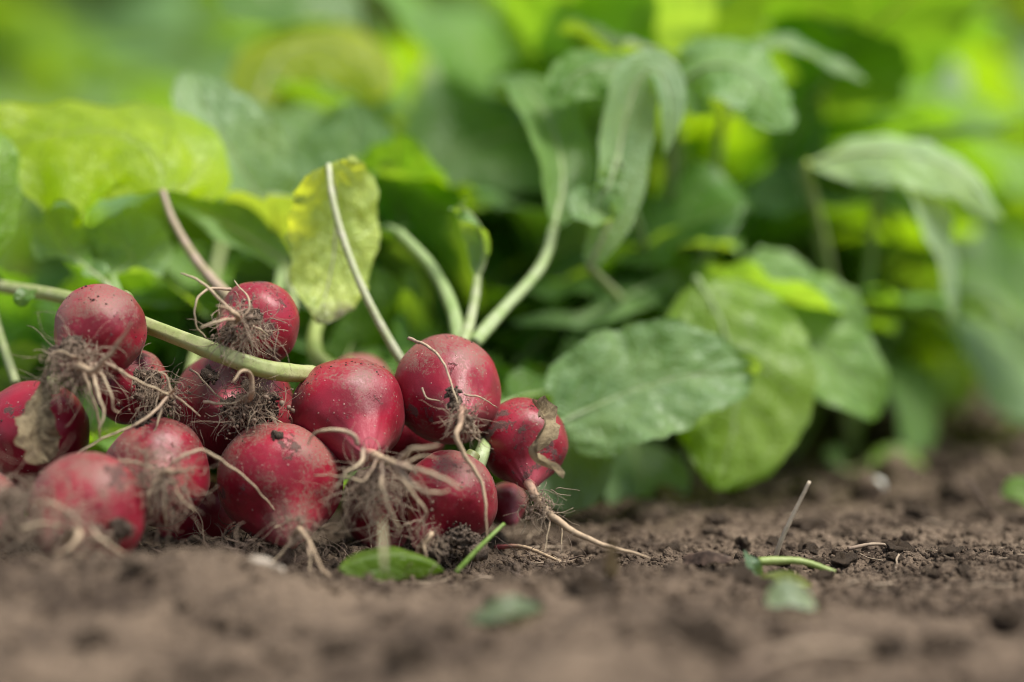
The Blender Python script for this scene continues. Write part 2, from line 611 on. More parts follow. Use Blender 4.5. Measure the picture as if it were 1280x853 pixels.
def on_ground(px, py, d=None):
    """the point of the soil that shows at a photo pixel"""
    ds = np.linspace(0.5, 4.0, 1800)
    pts = CAM + ds[:, None] * (FW + (px - 640) * K * RT - (py - 426.5) * K * UP)
    below = pts[:, 2] < gh(pts[:, 0], pts[:, 1])
    i = int(np.argmax(below)) if below.any() else len(ds) - 1
    return pts[i]


# crumbs: too many to count
r = np.random.default_rng(3)
n = 26000
cd = 0.665 + 0.40 * r.beta(1.3, 2.0, n)
cx = (r.uniform(-120, 1400, n) - 640) * K * cd
sz = np.clip(np.exp(r.normal(math.log(0.0006), 0.55, n)), 0.0003, 0.0026)
cen = np.stack([cx, cd, gh(cx, cd) + sz * 0.25], -1)
cm = MB()
crumbs(cm, cen, sz, 0, 4)
n = 900
cd = 0.55 + 0.75 * r.uniform(0, 1, n)
cx = (r.uniform(-150, 1430, n) - 640) * K * cd
sz = np.clip(np.exp(r.normal(math.log(0.0019), 0.35, n)), 0.001, 0.0042)
crumbs(cm, np.stack([cx, cd, gh(cx, cd) + sz * 0.3], -1), sz, 1, 5)
n = 2500
cd = r.uniform(0.9, 2.6, n)
cx = r.uniform(-0.3, 0.55, n) * cd
sz = np.clip(np.exp(r.normal(math.log(0.004), 0.45, n)), 0.0015, 0.012)
crumbs(cm, np.stack([cx, cd, gh(cx, cd) + sz * 0.25], -1), sz, 1, 6)
obj('soil_crumbs', cm, M_SOIL, ground, kind='stuff', flat=True)

# larger clods, each its own piece
clod_me = []
for k in range(7):
    v, f = ICO2
    d = 1 + 0.6 * noise(v, 1.3, 20 + k) + 0.45 * noise(v, 2.9, 30 + k) + 0.25 * noise(v, 6.5, 40 + k)
    v = v * d[:, None] * np.array([1.0, 0.85, 0.65])
    me = MB().add(v, None, f).mesh('clod')
    me.materials.append(M_SOIL)
    clod_me.append(me)
r = np.random.default_rng(8)
for k in range(150):
    if k < 80:
        d = r.uniform(0.70, 1.0); px = r.uniform(560, 1330); s = r.uniform(0.0022, 0.0058)
    elif k < 95:
        d = r.uniform(0.56, 0.68); px = r.uniform(-60, 1340); s = r.uniform(0.003, 0.008)
    else:
        d = r.uniform(0.98, 1.9); px = r.uniform(980, 1380); s = r.uniform(0.006, 0.014)
    x = (px - 640) * K * d
    o = bpy.data.objects.new('clod', clod_me[k % 7])
    o.location = (x, d, float(gh(x, d)[0]) + s * 0.08)
    o.rotation_euler = (r.uniform(-.4, .4), r.uniform(-.4, .4), r.uniform(0, 6.28))
    o.scale = (s, s * r.uniform(0.7, 1.1), s * r.uniform(0.7, 1.1))
    o.parent = ground
    col.objects.link(o)

# ------------------------------------------------------------------ leaves
SHAPES = {
    'obovate': lambda t: (0.10 + t ** 1.1) * np.sqrt(np.clip(1 - t ** 5, 0, 1)) / 0.88,
    'oval': lambda t: np.sin(math.pi * np.clip(t, 0, 1) ** 0.8) ** 0.7,
    'round': lambda t: np.clip(np.sin(math.pi * (0.06 + 0.94 * t) ** 0.75), 0, 1) ** 0.55,
    'narrow': lambda t: np.sin(math.pi * (0.05 + 0.95 * t) ** 0.9) ** 0.8,
    'lyrate': lambda t: np.where(t < 0.42, 0.12 + 0.30 * np.abs(np.sin(t * math.pi * 4.8)) * smooth(0.0, 0.15, t),
                                 0.14 + 0.86 * smooth(0.36, 0.60, t)) * np.sqrt(np.clip(1 - t ** 6, 0, 1)),
}


def leaf_geo(spine, nrm, width, shape='obovate', fold=0.25, ruffle=0.10, cup=0.0, seed=0, nt=44, ns=18, teeth=0.05, asym=0.0, vein=0.022, twist=0.0):
    """blade along a 3D spine; nrm is the way its upper face looks; width = half width"""
    sp = catmull(spine, nt)
    T = np.gradient(sp, axis=0)
    T /= np.maximum(np.linalg.norm(T, axis=1), 1e-9)[:, None]
    nr = np.asarray(nrm, float)
    if nr.ndim == 1:
        nr = np.repeat(nr[None], nt, 0)
    else:
        nr = catmull(nr, nt)
    S = np.cross(T, nr)
    S /= np.maximum(np.linalg.norm(S, axis=1), 1e-9)[:, None]
    Nn = np.cross(S, T)
    if twist:
        a = np.linspace(0, twist, nt)[:, None]
        S, Nn = S * np.cos(a) + Nn * np.sin(a), Nn * np.cos(a) - S * np.sin(a)
    t = np.linspace(0, 1, nt)
    s = np.linspace(-1, 1, ns * 2 + 1)
    w = SHAPES[shape](t) * width
    tt, ss = np.meshgrid(t, s, indexing='ij')
    sd = np.sign(ss)
    e = np.stack([tt.ravel() * 9, sd.ravel() * 5 + seed * 3.3, np.full(tt.size, seed * 1.7)], -1)
    edge = 1 + teeth * (noise(e, 1.0, seed) * 1.5 + noise(e, 3.1, seed + 1)) .reshape(tt.shape) + asym * ss
    tip = np.clip((1 - tt) * 6, 0, 1)
    u = w[:, None] * ss * (1 + (edge - 1) * np.abs(ss) ** 2 * (0.4 + 0.6 * tip))
    au = np.abs(u)
    f2 = np.stack([tt.ravel() * 3.2 + seed, sd.ravel() * 2.2, np.full(tt.size, seed * 0.9)], -1)
    ruf = (noise(f2, 1.0, seed + 5) * 1.2 + noise(f2, 2.6, seed + 6) * 0.7).reshape(tt.shape) * np.abs(ss) ** 1.6
    blister = noise(np.stack([tt.ravel() * 9, ss.ravel() * 5, np.full(tt.size, seed)], -1), 1.0, seed + 9).reshape(tt.shape)
    bl2 = noise(np.stack([tt.ravel() * 22, ss.ravel() * 9, np.full(tt.size, seed)], -1), 1.0, seed + 19).reshape(tt.shape)
    ph = tt * 6.0 - np.abs(ss) * 1.5 + (ss > 0) * 0.5
    vb = np.cos(2 * math.pi * (ph - 0.5)) * np.sin(math.pi * np.clip(np.abs(ss), 0, 1))
    hh = au * math.sin(fold) - cup * u * u / max(width, 1e-6) + width * (ruffle * ruf * 2.2 + 0.04 * blister + 0.012 * bl2 - vein * vb)
    v = sp[:, None, :] + S[:, None, :] * (u * math.cos(fold))[..., None] + Nn[:, None, :] * hh[..., None]
    m = 2 * ns + 1
    i = np.arange(nt - 1)[:, None] * m + np.arange(m - 1)[None, :]
    q = np.stack([i, i + 1, i + m + 1, i + m], -1).reshape(-1, 4)
    return v.reshape(-1, 3), q, tt.ravel(), ss.ravel(), sp, Nn


def add_leaf(parent, spine, nrm, width, color, stalk=None, stalk_color=(0.36, 0.40, 0.20), sr=(0.0016, 0.0012), mat=None, midrib=True, **kw):
    v, q, lt, ls, sp, Nn = leaf_geo(spine, nrm, width, **kw)
    b = obj('leaf', MB().add(v, q, lt=lt, ls=ls), mat or M_LEAF, parent, color)
    sm = MB()
    used = False
    if stalk is not None:
        path = catmull(stalk, 40)
        tube(sm, path, np.linspace(sr[0], sr[1], 40) * (1 + 0.08 * noise(path, 90, kw.get('seed', 0))), 20, 0.05, kw.get('seed', 0), ribs=0.07)
        used = True
    if midrib:
        k = int(len(sp) * 0.9)
        tube(sm, sp[:k] - Nn[:k] * 0.0001, np.linspace(sr[1] * 0.8, sr[1] * 0.12, k), 7)
        used = True
    if used:
        obj('stalk', sm, M_STALK, b, stalk_color)
    return b


def pxw(px, d):
    return px * K * d


GREY = (0.18, 0.30, 0.12)
MID = (0.085, 0.18, 0.032)
DEEP = (0.055, 0.12, 0.025)
BRIGHT = (0.145, 0.27, 0.022)
YELL = (0.20, 0.32, 0.018)

# ------------------------------------------------------------------ radishes
def rnd_walk(start, dirv, length, n, wig, grav, rs):
    p = [np.asarray(start, float)]
    d = unit(dirv)
    bend = rs.normal(size=3)
    for k in range(n):
        bend = 0.7 * bend + 0.7 * rs.normal(size=3)
        d = unit(d + wig * bend + np.array([0, 0, -grav]))
        p.append(p[-1] + d * length / n)
    return np.array(p)


def make_radish(label, px, py, d, rp, root, hr=1.0, seed=0, dust=1.0, smear=0.0, tap=None, tap_r=None, taper=1.0,
                lets=(), hairs=0, hair_at=None, hair_len=0.012, clumps=(), grains=900, hair_dir=None, neck=True, hair_spread=0.003, dusty_all=0.0):
    c = P(px, py, d)
    R = rp * K * d
    base = c - np.array([0, 0, R])
    t = thing('radish', base, label, 'radish', 'pulled radishes heaped on the soil')
    ax = unit(root)
    e1 = unit(np.cross(ax, [0.3, 0.2, 1.0]))
    e2 = np.cross(ax, e1)
    # profile from crown (0) to root (1)
    na, ns = 56, 72
    a = np.linspace(0, 1, na)
    th = a * math.pi
    rad = np.sin(th) ** 0.92
    z = -np.cos(th) * hr
    tail = smooth(0.74, 1.0, a)
    tr = 0.085 * taper
    rad = (rad ** 1.6 + (tr * smooth(0.55, 0.9, a)) ** 1.6) ** (1 / 1.6)
    rad = rad * (1 - 0.10 * smooth(0.55, 0.85, a))
    z = z + 0.34 * tail ** 1.4 * taper
    # dimple round the crown
    z = z + 0.05 * np.exp(-(a / 0.09) ** 2)
    ang = np.arange(ns) / ns * 2 * math.pi
    v = (c + R * (ax[None, None] * z[:, None, None]
                  + (e1[None, None] * np.cos(ang)[None, :, None] + e2[None, None] * np.sin(ang)[None, :, None]) * rad[:, None, None]))
    v = v.reshape(-1, 3)
    rel = (v - c) / R
    nn = 0.060 * noise(rel, 0.9, seed) + 0.028 * noise(rel, 2.1, seed + 2) + 0.006 * noise(rel, 6.0, seed + 3)
    # faint creases near the root
    cre = 0.012 * noise(np.stack([np.tile(np.cos(ang), na) * 5, np.tile(np.sin(ang), na) * 5, np.repeat(a, ns) * 2], -1), 1.0, seed + 4) * np.repeat(smooth(0.55, 0.85, a), ns)
    v = v + rel * (R * (nn + cre))[:, None]
    i = np.arange(na - 1)[:, None] * ns
    j = np.arange(ns)[None, :]
    q = np.stack([i + j, i + (j + 1) % ns, i + ns + (j + 1) % ns, i + ns + j], -1).reshape(-1, 4)
    upn = rel[:, 2]
    dmask = dust * (0.35 + 0.9 * smooth(-0.1, 0.95, upn)) + 0.9 * fbm(rel, 1.3, seed + 7, 3) * dust + dusty_all
    smr = smear + 1.1 * np.clip(noise(rel, 1.4, seed + 11), 0, 1) * 0.8
    obj('bulb', MB().add(v, q, ra=np.repeat(a, ns), dust=dmask, smear=smr), M_RADISH, t)
    tip = c + ax * R * (hr + 0.32 * taper)
    rs = np.random.default_rng(100 + seed)
    # taproot
    tr_m = tap_r or R * tr * 1.0
    if tap is not None:
        path = np.vstack([[tip - ax * R * 0.16], [tip], PP(tap)])
    else:
        path = rnd_walk(tip - ax * R * 0.16, ax + np.array([0, 0, -0.3]), R * 0.9, 6, 0.15, 0.1, rs)
    path = catmull(path, 46)
    path[4:] += (0.0006 * np.stack([noise(path, 180, seed + k) for k in range(3)], -1))[4:]
    prof = np.linspace(1, 0, 46) ** 0.75
    pr = tr_m * (0.10 + 0.90 * prof)
    bl = smooth(0, 7, np.arange(46))
    pr = pr * bl + R * tr * 0.86 * (1 - bl)
    tube(tm := MB(), path, pr, 10, 0.16 * bl.repeat(1).mean(), seed)
    obj('taproot', tm, M_TAP, t)
    # single rootlets
    for li, L in enumerate(lets):
        pts, rr = L[0], L[1]
        pth = catmull(PP(pts), 34)
        pth = pth + (0.0005 * np.stack([noise(pth, 260, seed + 9 + li * 2 + k) for k in range(3)], -1))
        tube(lm := MB(), pth, np.linspace(rr, rr * 0.35, 34), 7, 0.14, li)
        obj('rootlet', lm, M_LET, t)
    # fine hairs and clinging soil
    hm = MB()
    anchor = PP([hair_at])[0] if hair_at is not None else tip
    hd = unit(hair_dir) if hair_dir is not None else unit(ax + np.array([0, -0.2, -0.7]))
    for k in range(int(hairs * 1.9)):
        st = anchor + rs.normal(size=3) * hair_spread
        ln = hair_len * rs.uniform(0.2, 1.3)
        w = rnd_walk(st, hd * 0.8 + rs.normal(size=3) * 0.75, ln, 9, 0.34, 0.10, rs)
        w[:, 2] = np.maximum(w[:, 2], 0.0005)
        rr = rs.choice([0.00010, 0.00013, 0.00017, 0.00024], p=[0.45, 0.33, 0.15, 0.07])
        tube(hm, catmull(w, 13), np.linspace(rr, rr * 0.4, 13), 4)
    if hairs:
        m = int(hairs * 1.5)
        crumbs(hm, anchor + hd * (hair_len * 0.3) * rs.uniform(0, 1, m)[:, None] + rs.normal(size=(m, 3)) * (hair_spread * 1.1), np.exp(rs.normal(math.log(0.00035), 0.5, m)), 0, seed)
        obj('root_hairs', hm, M_HAIR, t, kind='stuff')
    for ci, (cpx, cpy, cdp, cr) in enumerate(clumps):
        cc = P(cpx, cpy, cdp)
        s = cr * K * cdp
        v, f = ICO3
        dd = 1 + 0.5 * noise(v, 1.5, seed + ci) + 0.35 * noise(v, 3.7, seed + ci + 2) + 0.2 * noise(v, 8.0, seed + ci + 3)
        cb = MB().add(cc + v * (dd * s * 0.8)[:, None], None, f)
        m = int(130 * (cr / 18) ** 1.5) + 30
        dirs = rs.normal(size=(m, 3)); dirs /= np.linalg.norm(dirs, axis=1)[:, None]
        crumbs(cb, cc + dirs * (s * rs.uniform(0.7, 1.25, m))[:, None], np.exp(rs.normal(math.log(0.00045), 0.6, m)), 0, seed + ci)
        obj('soil_clump', cb, M_CLUMP, t, flat=True)
    if grains:
        dirs = rs.normal(size=(grains, 3)); dirs /= np.linalg.norm(dirs, axis=1)[:, None]
        keep = (dirs @ ax) < 0.75
        dirs = dirs[keep]
        # grains sit on the skin in drifts
        den = noise(dirs, 2.2, seed + 15) + rs.uniform(-0.35, 0.35, len(dirs)) + 0.25 * dirs[:, 2]
        dirs = dirs[den > 0.02]
        zz = dirs @ ax
        nn = 0.060 * noise(dirs, 0.9, seed) + 0.028 * noise(dirs, 2.1, seed + 2)
        side = dirs - zz[:, None] * ax
        pos = c + R * (side * (1 - 0.10 * smooth(-0.1, 0.9, zz))[:, None] + ax * (zz * hr)[:, None]) * (1 + nn)[:, None]
        gb = MB()
        crumbs(gb, pos, np.exp(rs.normal(math.log(0.00019), 0.45, len(dirs))), 0, seed + 1)
        obj('soil_grains', gb, M_CLUMP if seed % 2 else M_SOIL, t, kind='stuff')
    crown = c - ax * R * hr * 0.93
    if neck:
        nk = MB()
        tube(nk, catmull([crown + ax * R * 0.06, crown - ax * R * 0.10, crown - ax * R * 0.22], 8), np.linspace(R * 0.20, R * 0.15, 8), 12, 0.1, seed)
        obj('crown', nk, M_STALK, t, (0.20, 0.22, 0.08))
    return t, crown, c, R


RAD = {}
F = 0.768
RAD[1] = make_radish('dusty radish topmost at far left of the heap, hairy root facing out', 124, 414, 0.762, 57, (-0.42, -0.62, -0.62), 1.05, 1, 1.2,
    tap=[(96, 458, 0.735), (120, 462, 0.728), (150, 425, 0.722), (166, 400, 0.720)], tap_r=0.0016,
    lets=[([(100, 452, 0.738), (112, 490, 0.735), (122, 520, 0.737), (125, 548, 0.74)], 0.0007),
          ([(112, 455, 0.738), (124, 495, 0.732), (131, 520, 0.731), (124, 535, 0.73)], 0.0008),
          ([(125, 450, 0.735), (160, 470, 0.742), (205, 492, 0.748), (216, 497, 0.75)], 0.0007),
          ([(118, 455, 0.738), (138, 490, 0.733), (142, 512, 0.733), (150, 516, 0.735)], 0.0006),
          ([(100, 448, 0.738), (72, 440, 0.735), (58, 450, 0.735)], 0.0006)],
    hairs=130, hair_at=(97, 452, 0.741), hair_len=0.016, hair_spread=0.0034, clumps=[(92, 432, 0.744, 13), (72, 440, 0.744, 9)])
RAD[2] = make_radish('soil-caked radish tucked behind the top left radish, clods at its root', 163, 482, 0.785, 47, (0.62, -0.70, -0.2), 1.0, 2, 0.8, smear=0.3,
    tap=[(205, 494, 0.752), (214, 490, 0.748), (220, 484, 0.745)], tap_r=0.0016,
    lets=[([(214, 494, 0.750), (178, 526, 0.742), (120, 553, 0.74), (70, 585, 0.735), (48, 592, 0.733)], 0.00055),
          ([(216, 492, 0.75), (232, 505, 0.752), (250, 520, 0.752)], 0.0005),
          ([(205, 500, 0.75), (196, 530, 0.748), (183, 552, 0.748)], 0.0005),
          ([(214, 492, 0.75), (208, 470, 0.75), (196, 462, 0.75)], 0.0005)],
    hairs=120, hair_at=(196, 490, 0.762), hair_len=0.013, hair_spread=0.0036, clumps=[(185, 478, 0.768, 17), (200, 505, 0.764, 16), (190, 530, 0.768, 12)])
RAD[3] = make_radish('smooth bright red radish cut by the left edge, under a dried leaf', 44, 543, 0.785, 68, (-0.35, 0.25, -0.9), 0.98, 3, 0.25, hairs=0, grains=90)
RAD[4] = make_radish('blurred front radish at bottom left with pale curved root', 110, 640, 0.725, 76, (-0.25, -0.86, -0.30), 0.95, 4, 0.8, smear=0.15,
    tap=[(98, 664, 0.690), (88, 684, 0.683), (66, 694, 0.682)], tap_r=0.0020,
    lets=[([(90, 665, 0.695), (60, 655, 0.69), (25, 660, 0.688)], 0.0007),
          ([(110, 660, 0.692), (135, 680, 0.688), (165, 700, 0.69)], 0.0007),
          ([(100, 655, 0.692), (70, 630, 0.69), (40, 628, 0.69)], 0.0006)],
    hairs=110, hair_at=(88, 660, 0.699), hair_len=0.017, hair_spread=0.005, clumps=[(152, 662, 0.709, 14)])
RAD[5] = make_radish('radish with a shaggy beard of root hairs, second in the bottom row', 196, 592, 0.758, 68, (0.12, -0.90, -0.12), 0.97, 5, 1.0,
    tap=[(205, 592, 0.724), (222, 590, 0.715), (245, 586, 0.710)], tap_r=0.0018,
    lets=[([(214, 580, 0.726), (238, 566, 0.728), (258, 565, 0.732), (292, 586, 0.738), (322, 612, 0.742), (346, 643, 0.748)], 0.0006),
          ([(200, 592, 0.724), (170, 578, 0.722), (150, 575, 0.72)], 0.0006),
          ([(206, 595, 0.722), (204, 630, 0.720), (209, 660, 0.725)], 0.0006),
          ([(212, 595, 0.722), (228, 625, 0.722), (245, 640, 0.725)], 0.0005),
          ([(196, 595, 0.722), (186, 622, 0.720), (190, 645, 0.722)], 0.0006)],
    hairs=150, hair_at=(198, 594, 0.727), hair_len=0.016, hair_spread=0.0045, clumps=[(178, 528, 0.752, 10)])
RAD[6] = make_radish('radish under the long stalk with a black soil clod at its root', 289, 512, 0.800, 76, (0.08, -0.85, 0.12), 0.95, 6, 0.9,
    tap=[(312, 496, 0.756), (313, 470, 0.751), (300, 466, 0.745), (290, 478, 0.742)], tap_r=0.0017,
    lets=[([(236, 462, 0.765), (252, 474, 0.765), (276, 498, 0.764), (300, 508, 0.764)], 0.00045),
          ([(253, 502, 0.757), (282, 506, 0.757), (304, 500, 0.757)], 0.0006),
          ([(300, 505, 0.764), (270, 520, 0.764), (256, 517, 0.764)], 0.0004),
          ([(318, 512, 0.764), (345, 524, 0.766), (366, 540, 0.768)], 0.0004)],
    hairs=170, hair_at=(312, 506, 0.764), hair_len=0.012, hair_spread=0.0048, clumps=[(322, 512, 0.769, 25), (296, 512, 0.770, 18), (262, 470, 0.775, 10)])
RAD[7] = make_radish('small radish perched at the back top with soil ring marks', 322, 405, 0.785, 53, (-0.52, -0.78, -0.1), 0.98, 7, 0.6, smear=0.35,
    tap=[(298, 398, 0.748), (285, 388, 0.742), (270, 382, 0.738)], tap_r=0.0017,
    lets=[([(296, 394, 0.750), (262, 362, 0.748), (240, 346, 0.748), (226, 342, 0.75)], 0.0007),
          ([(288, 362, 0.760), (262, 362, 0.755), (245, 378, 0.752), (244, 402, 0.752), (258, 424, 0.754)], 0.00055),
          ([(303, 396, 0.752), (312, 385, 0.752), (308, 370, 0.754), (294, 352, 0.757)], 0.0005),
          ([(292, 400, 0.749), (268, 402, 0.742), (250, 410, 0.74)], 0.0007),
          ([(305, 404, 0.752), (325, 412, 0.754), (336, 420, 0.756)], 0.0006)],
    hairs=120, hair_at=(306, 404, 0.755), hair_len=0.013, hair_spread=0.0035, hair_dir=(0.05, -0.2, -0.9), clumps=[(316, 396, 0.760, 10), (286, 420, 0.758, 9)])
RAD[8] = make_radish('radish low in the middle of the heap with long thin root pointing down', 350, 604, 0.765, 78, (0.20, -0.62, -0.62), 0.93, 8, 1.3,
    tap=[(375, 662, 0.727), (392, 692, 0.720), (402, 712, 0.718), (414, 722, 0.716)], tap_r=0.0016,
    lets=[([(378, 668, 0.728), (352, 690, 0.728), (340, 706, 0.726)], 0.0005),
          ([(384, 680, 0.727), (388, 705, 0.724), (386, 722, 0.722)], 0.0005),
          ([(370, 650, 0.73), (350, 656, 0.735), (342, 660, 0.735)], 0.0005)],
    hairs=45, hair_at=(374, 656, 0.732), hair_len=0.010, clumps=[(345, 548, 0.752, 7)])
RAD[9] = make_radish('round radish at the centre of the heap, root cluster hanging towards viewer', 434, 518, 0.775, 72, (0.32, -0.82, -0.45), 0.97, 9, 0.75,
    tap=[(482, 576, 0.727), (496, 581, 0.720), (505, 581, 0.715)], tap_r=0.0024, taper=1.0,
    lets=[([(500, 576, 0.720), (515, 562, 0.716), (535, 560, 0.713), (548, 556, 0.712)], 0.00095),
          ([(497, 582, 0.718), (525, 588, 0.711), (555, 598, 0.707), (578, 612, 0.704)], 0.00095),
          ([(496, 584, 0.719), (515, 605, 0.714), (535, 616, 0.711), (562, 614, 0.710)], 0.00085),
          ([(448, 556, 0.735), (438, 542, 0.733), (410, 538, 0.733), (390, 545, 0.735), (386, 556, 0.736)], 0.0008),
          ([(455, 562, 0.733), (450, 580, 0.728), (435, 590, 0.727), (420, 612, 0.728)], 0.0008),
          ([(470, 575, 0.730), (455, 600, 0.727), (425, 595, 0.73), (392, 594, 0.735)], 0.00045),
          ([(478, 580, 0.726), (478, 610, 0.722), (490, 640, 0.722), (500, 660, 0.724)], 0.0007),
          ([(488, 582, 0.722), (512, 612, 0.722), (532, 640, 0.724), (520, 668, 0.728)], 0.0006),
          ([(500, 582, 0.720), (530, 570, 0.722), (548, 575, 0.722)], 0.0004)],
    hairs=100, hair_at=(466, 602, 0.737), hair_len=0.019, hair_spread=0.0042, hair_dir=(0.1, 0.0, -1.0), clumps=[(460, 606, 0.744, 15)])
RAD[10] = make_radish('dull radish peeping out behind the central round one', 447, 490, 0.835, 47, (0.1, 0.5, -0.6), 1.0, 10, 1.6, grains=120)
RAD[11] = make_radish('tallest radish right of centre, with thin root trailing down its face', 558, 488, 0.786, 68, (0.22, -0.86, -0.26), 1.06, 11, 1.15,
    tap=[(577, 512, 0.748), (574, 532, 0.743), (571, 546, 0.741), (584, 574, 0.742), (604, 608, 0.742), (608, 650, 0.741), (608, 692, 0.742)], tap_r=0.0012,
    lets=[([(512, 424, 0.772), (535, 434, 0.763), (555, 455, 0.757), (566, 488, 0.753), (572, 505, 0.75)], 0.0006),
          ([(528, 486, 0.760), (536, 498, 0.758), (550, 502, 0.756)], 0.0004),
          ([(580, 492, 0.757), (602, 498, 0.757), (622, 510, 0.764)], 0.00035),
          ([(578, 522, 0.752), (592, 532, 0.752), (602, 542, 0.755)], 0.0004),
          ([(574, 520, 0.752), (590, 540, 0.749), (600, 552, 0.75)], 0.0004)],
    hairs=70, hair_at=(577, 522, 0.751), hair_len=0.010, hair_spread=0.002, clumps=[(566, 492, 0.757, 8), (568, 506, 0.756, 7)])
RAD[12] = make_radish('radish beneath the tallest one, green crown upright', 563, 621, 0.765, 60, (-0.42, -0.45, -0.75), 0.95, 12, 1.1,
    tap=[(538, 668, 0.740), (530, 684, 0.738), (534, 700, 0.737)], tap_r=0.0019, taper=1.4, hairs=30, hair_at=(536, 672, 0.742), hair_len=0.008, clumps=[(575, 672, 0.752, 16), (550, 684, 0.748, 13), (592, 680, 0.754, 12)])
RAD[13] = make_radish('rightmost radish, its long tan root reaching right over the soil', 655, 553, 0.790, 54, (0.10, -0.72, -0.66), 1.02, 13, 0.6, smear=0.25,
    tap=[(662, 606, 0.760), (680, 636, 0.757), (715, 664, 0.754), (760, 683, 0.752), (795, 692, 0.750), (814, 699, 0.749)], tap_r=0.0019, taper=1.0,
    lets=[([(680, 640, 0.757), (700, 655, 0.760), (702, 690, 0.757)], 0.00035),
          ([(672, 628, 0.757), (660, 650, 0.757), (652, 668, 0.757)], 0.00035),
          ([(690, 648, 0.756), (685, 665, 0.754), (680, 692, 0.752)], 0.0003)],
    hairs=55, hair_at=(674, 630, 0.757), hair_len=0.011, hair_spread=0.002)
RAD[14] = make_radish('small radish half hidden behind the rightmost one at soil level', 633, 630, 0.812, 27, (0.2, -0.7, -0.5), 1.0, 14, 1.4, grains=60)
RAD[15] = make_radish('dark shaded radish low behind the central root cluster', 478, 634, 0.795, 52, (0.1, -0.5, -0.8), 1.0, 15, 0.7, grains=100, hairs=30)
RAD[16] = make_radish('soil-matted radish half out of frame at bottom left corner of the heap', -22, 640, 0.735, 52, (0.55, -0.7, -0.2), 1.0, 16, 1.2, smear=0.6,
    hairs=150, hair_at=(10, 640, 0.705), hair_len=0.015, hair_spread=0.006, clumps=[(12, 628, 0.712, 20), (18, 660, 0.710, 16)])

RAD[17] = make_radish('added radish filling the dark gap between the bearded one and the middle one', 245, 642, 0.812, 52, (0.1, 0.2, -0.8), 1.0, 17, 0.7, grains=60)  # unseen radish, added so that the gap stays dark
RAD[18] = make_radish('dark red radish wedged between the central round one and the tallest', 512, 545, 0.822, 44, (0.1, 0.3, -0.8), 1.0, 18, 0.7, grains=60)

# leaves that grow from the pulled radishes
PALE = (0.42, 0.46, 0.27)
t, cr, c, R = RAD[9]
add_leaf(t, PP([(2, 358, 0.835), (-60, 352, 0.85), (-150, 360, 0.86), (-230, 400, 0.86)]), (0, -0.5, 0.9), 0.022, MID,
         stalk=PP([(398, 470, 0.785), (385, 468, 0.775), (330, 461, 0.757), (270, 440, 0.757), (190, 409, 0.775), (90, 374, 0.803), (0, 358, 0.835)]),
         stalk_color=(0.44, 0.46, 0.22), sr=(0.0030, 0.0021), seed=3)
add_leaf(t, PP([(48, 366, 0.815), (38, 366, 0.808), (28, 372, 0.805), (24, 384, 0.805)]), (0.3, -0.6, 0.7), 0.0035, MID, shape='lyrate', seed=4, nt=20, ns=6, midrib=False)
t, cr, c, R = RAD[7]
add_leaf(t, PP([(203, 238, 0.850), (196, 200, 0.855), (150, 168, 0.86), (85, 165, 0.862), (20, 178, 0.865), (-40, 205, 0.865)]),
         [(0.3, -0.7, 0.6), (0.1, -0.7, 0.7), (0, -0.7, 0.7), (-0.1, -0.7, 0.7)], 0.033, (0.33, 0.46, 0.03),  # backlit glow painted in as a brighter leaf colour
         stalk=PP([(300, 385, 0.815), (280, 366, 0.825), (245, 325, 0.835), (216, 275, 0.845), (203, 238, 0.850)]),
         stalk_color=(0.40, 0.30, 0.22), sr=(0.0024, 0.0010), seed=21, ruffle=0.13, fold=-0.15, shape='round', cup=0.25, mat=M_BACKLIT, midrib=False)
t, cr, c, R = RAD[11]
add_leaf(t, PP([(411, 205, 0.822), (419, 250, 0.829), (418, 310, 0.832), (408, 365, 0.830), (396, 405, 0.822)]), (0.25, -0.9, 0.3), 0.0165, (0.44, 0.54, 0.16),
         stalk=PP([(520, 470, 0.815), (497, 443, 0.812), (455, 365, 0.812), (428, 295, 0.815), (414, 240, 0.818), (411, 207, 0.822)]),
         stalk_color=(0.58, 0.58, 0.42), sr=(0.0016, 0.0010), seed=31, shape='round', ruffle=0.12, fold=0.12, cup=0.35, teeth=0.07, mat=M_LEAFY, asym=0.0)
add_leaf(t, PP([(597, 346, 0.845), (606, 318, 0.848), (600, 285, 0.848), (582, 262, 0.843), (562, 262, 0.836)]), (-0.7, -0.6, 0.35), 0.0068, GREY,
         stalk=PP([(578, 430, 0.820), (586, 408, 0.828), (594, 372, 0.838), (597, 346, 0.845)]), stalk_color=PALE, sr=(0.0020, 0.0012), seed=33, shape='oval', ruffle=0.08, fold=0.5)
add_leaf(t, PP([(692, 285, 0.872), (703, 225, 0.885), (690, 160, 0.90), (655, 110, 0.92), (610, 95, 0.94)]), (0.35, -0.8, 0.45), 0.014, (0.14, 0.26, 0.07),
         stalk=PP([(592, 430, 0.822), (625, 392, 0.838), (668, 345, 0.858), (685, 315, 0.867), (692, 285, 0.872)]), stalk_color=(0.36, 0.44, 0.22), sr=(0.0025, 0.0016), seed=35, shape='oval', fold=0.3)
add_leaf(t, PP([(500, 292, 0.865), (485, 284, 0.885), (478, 290, 0.91), (474, 310, 0.93)]), (0.1, -0.4, 0.9), 0.010, DEEP,
         stalk=PP([(575, 435, 0.824), (565, 385, 0.838), (540, 335, 0.852), (500, 292, 0.865)]), stalk_color=(0.32, 0.42, 0.18), sr=(0.0026, 0.0019), seed=37, shape='lyrate')
t, cr, c, R = RAD[10]
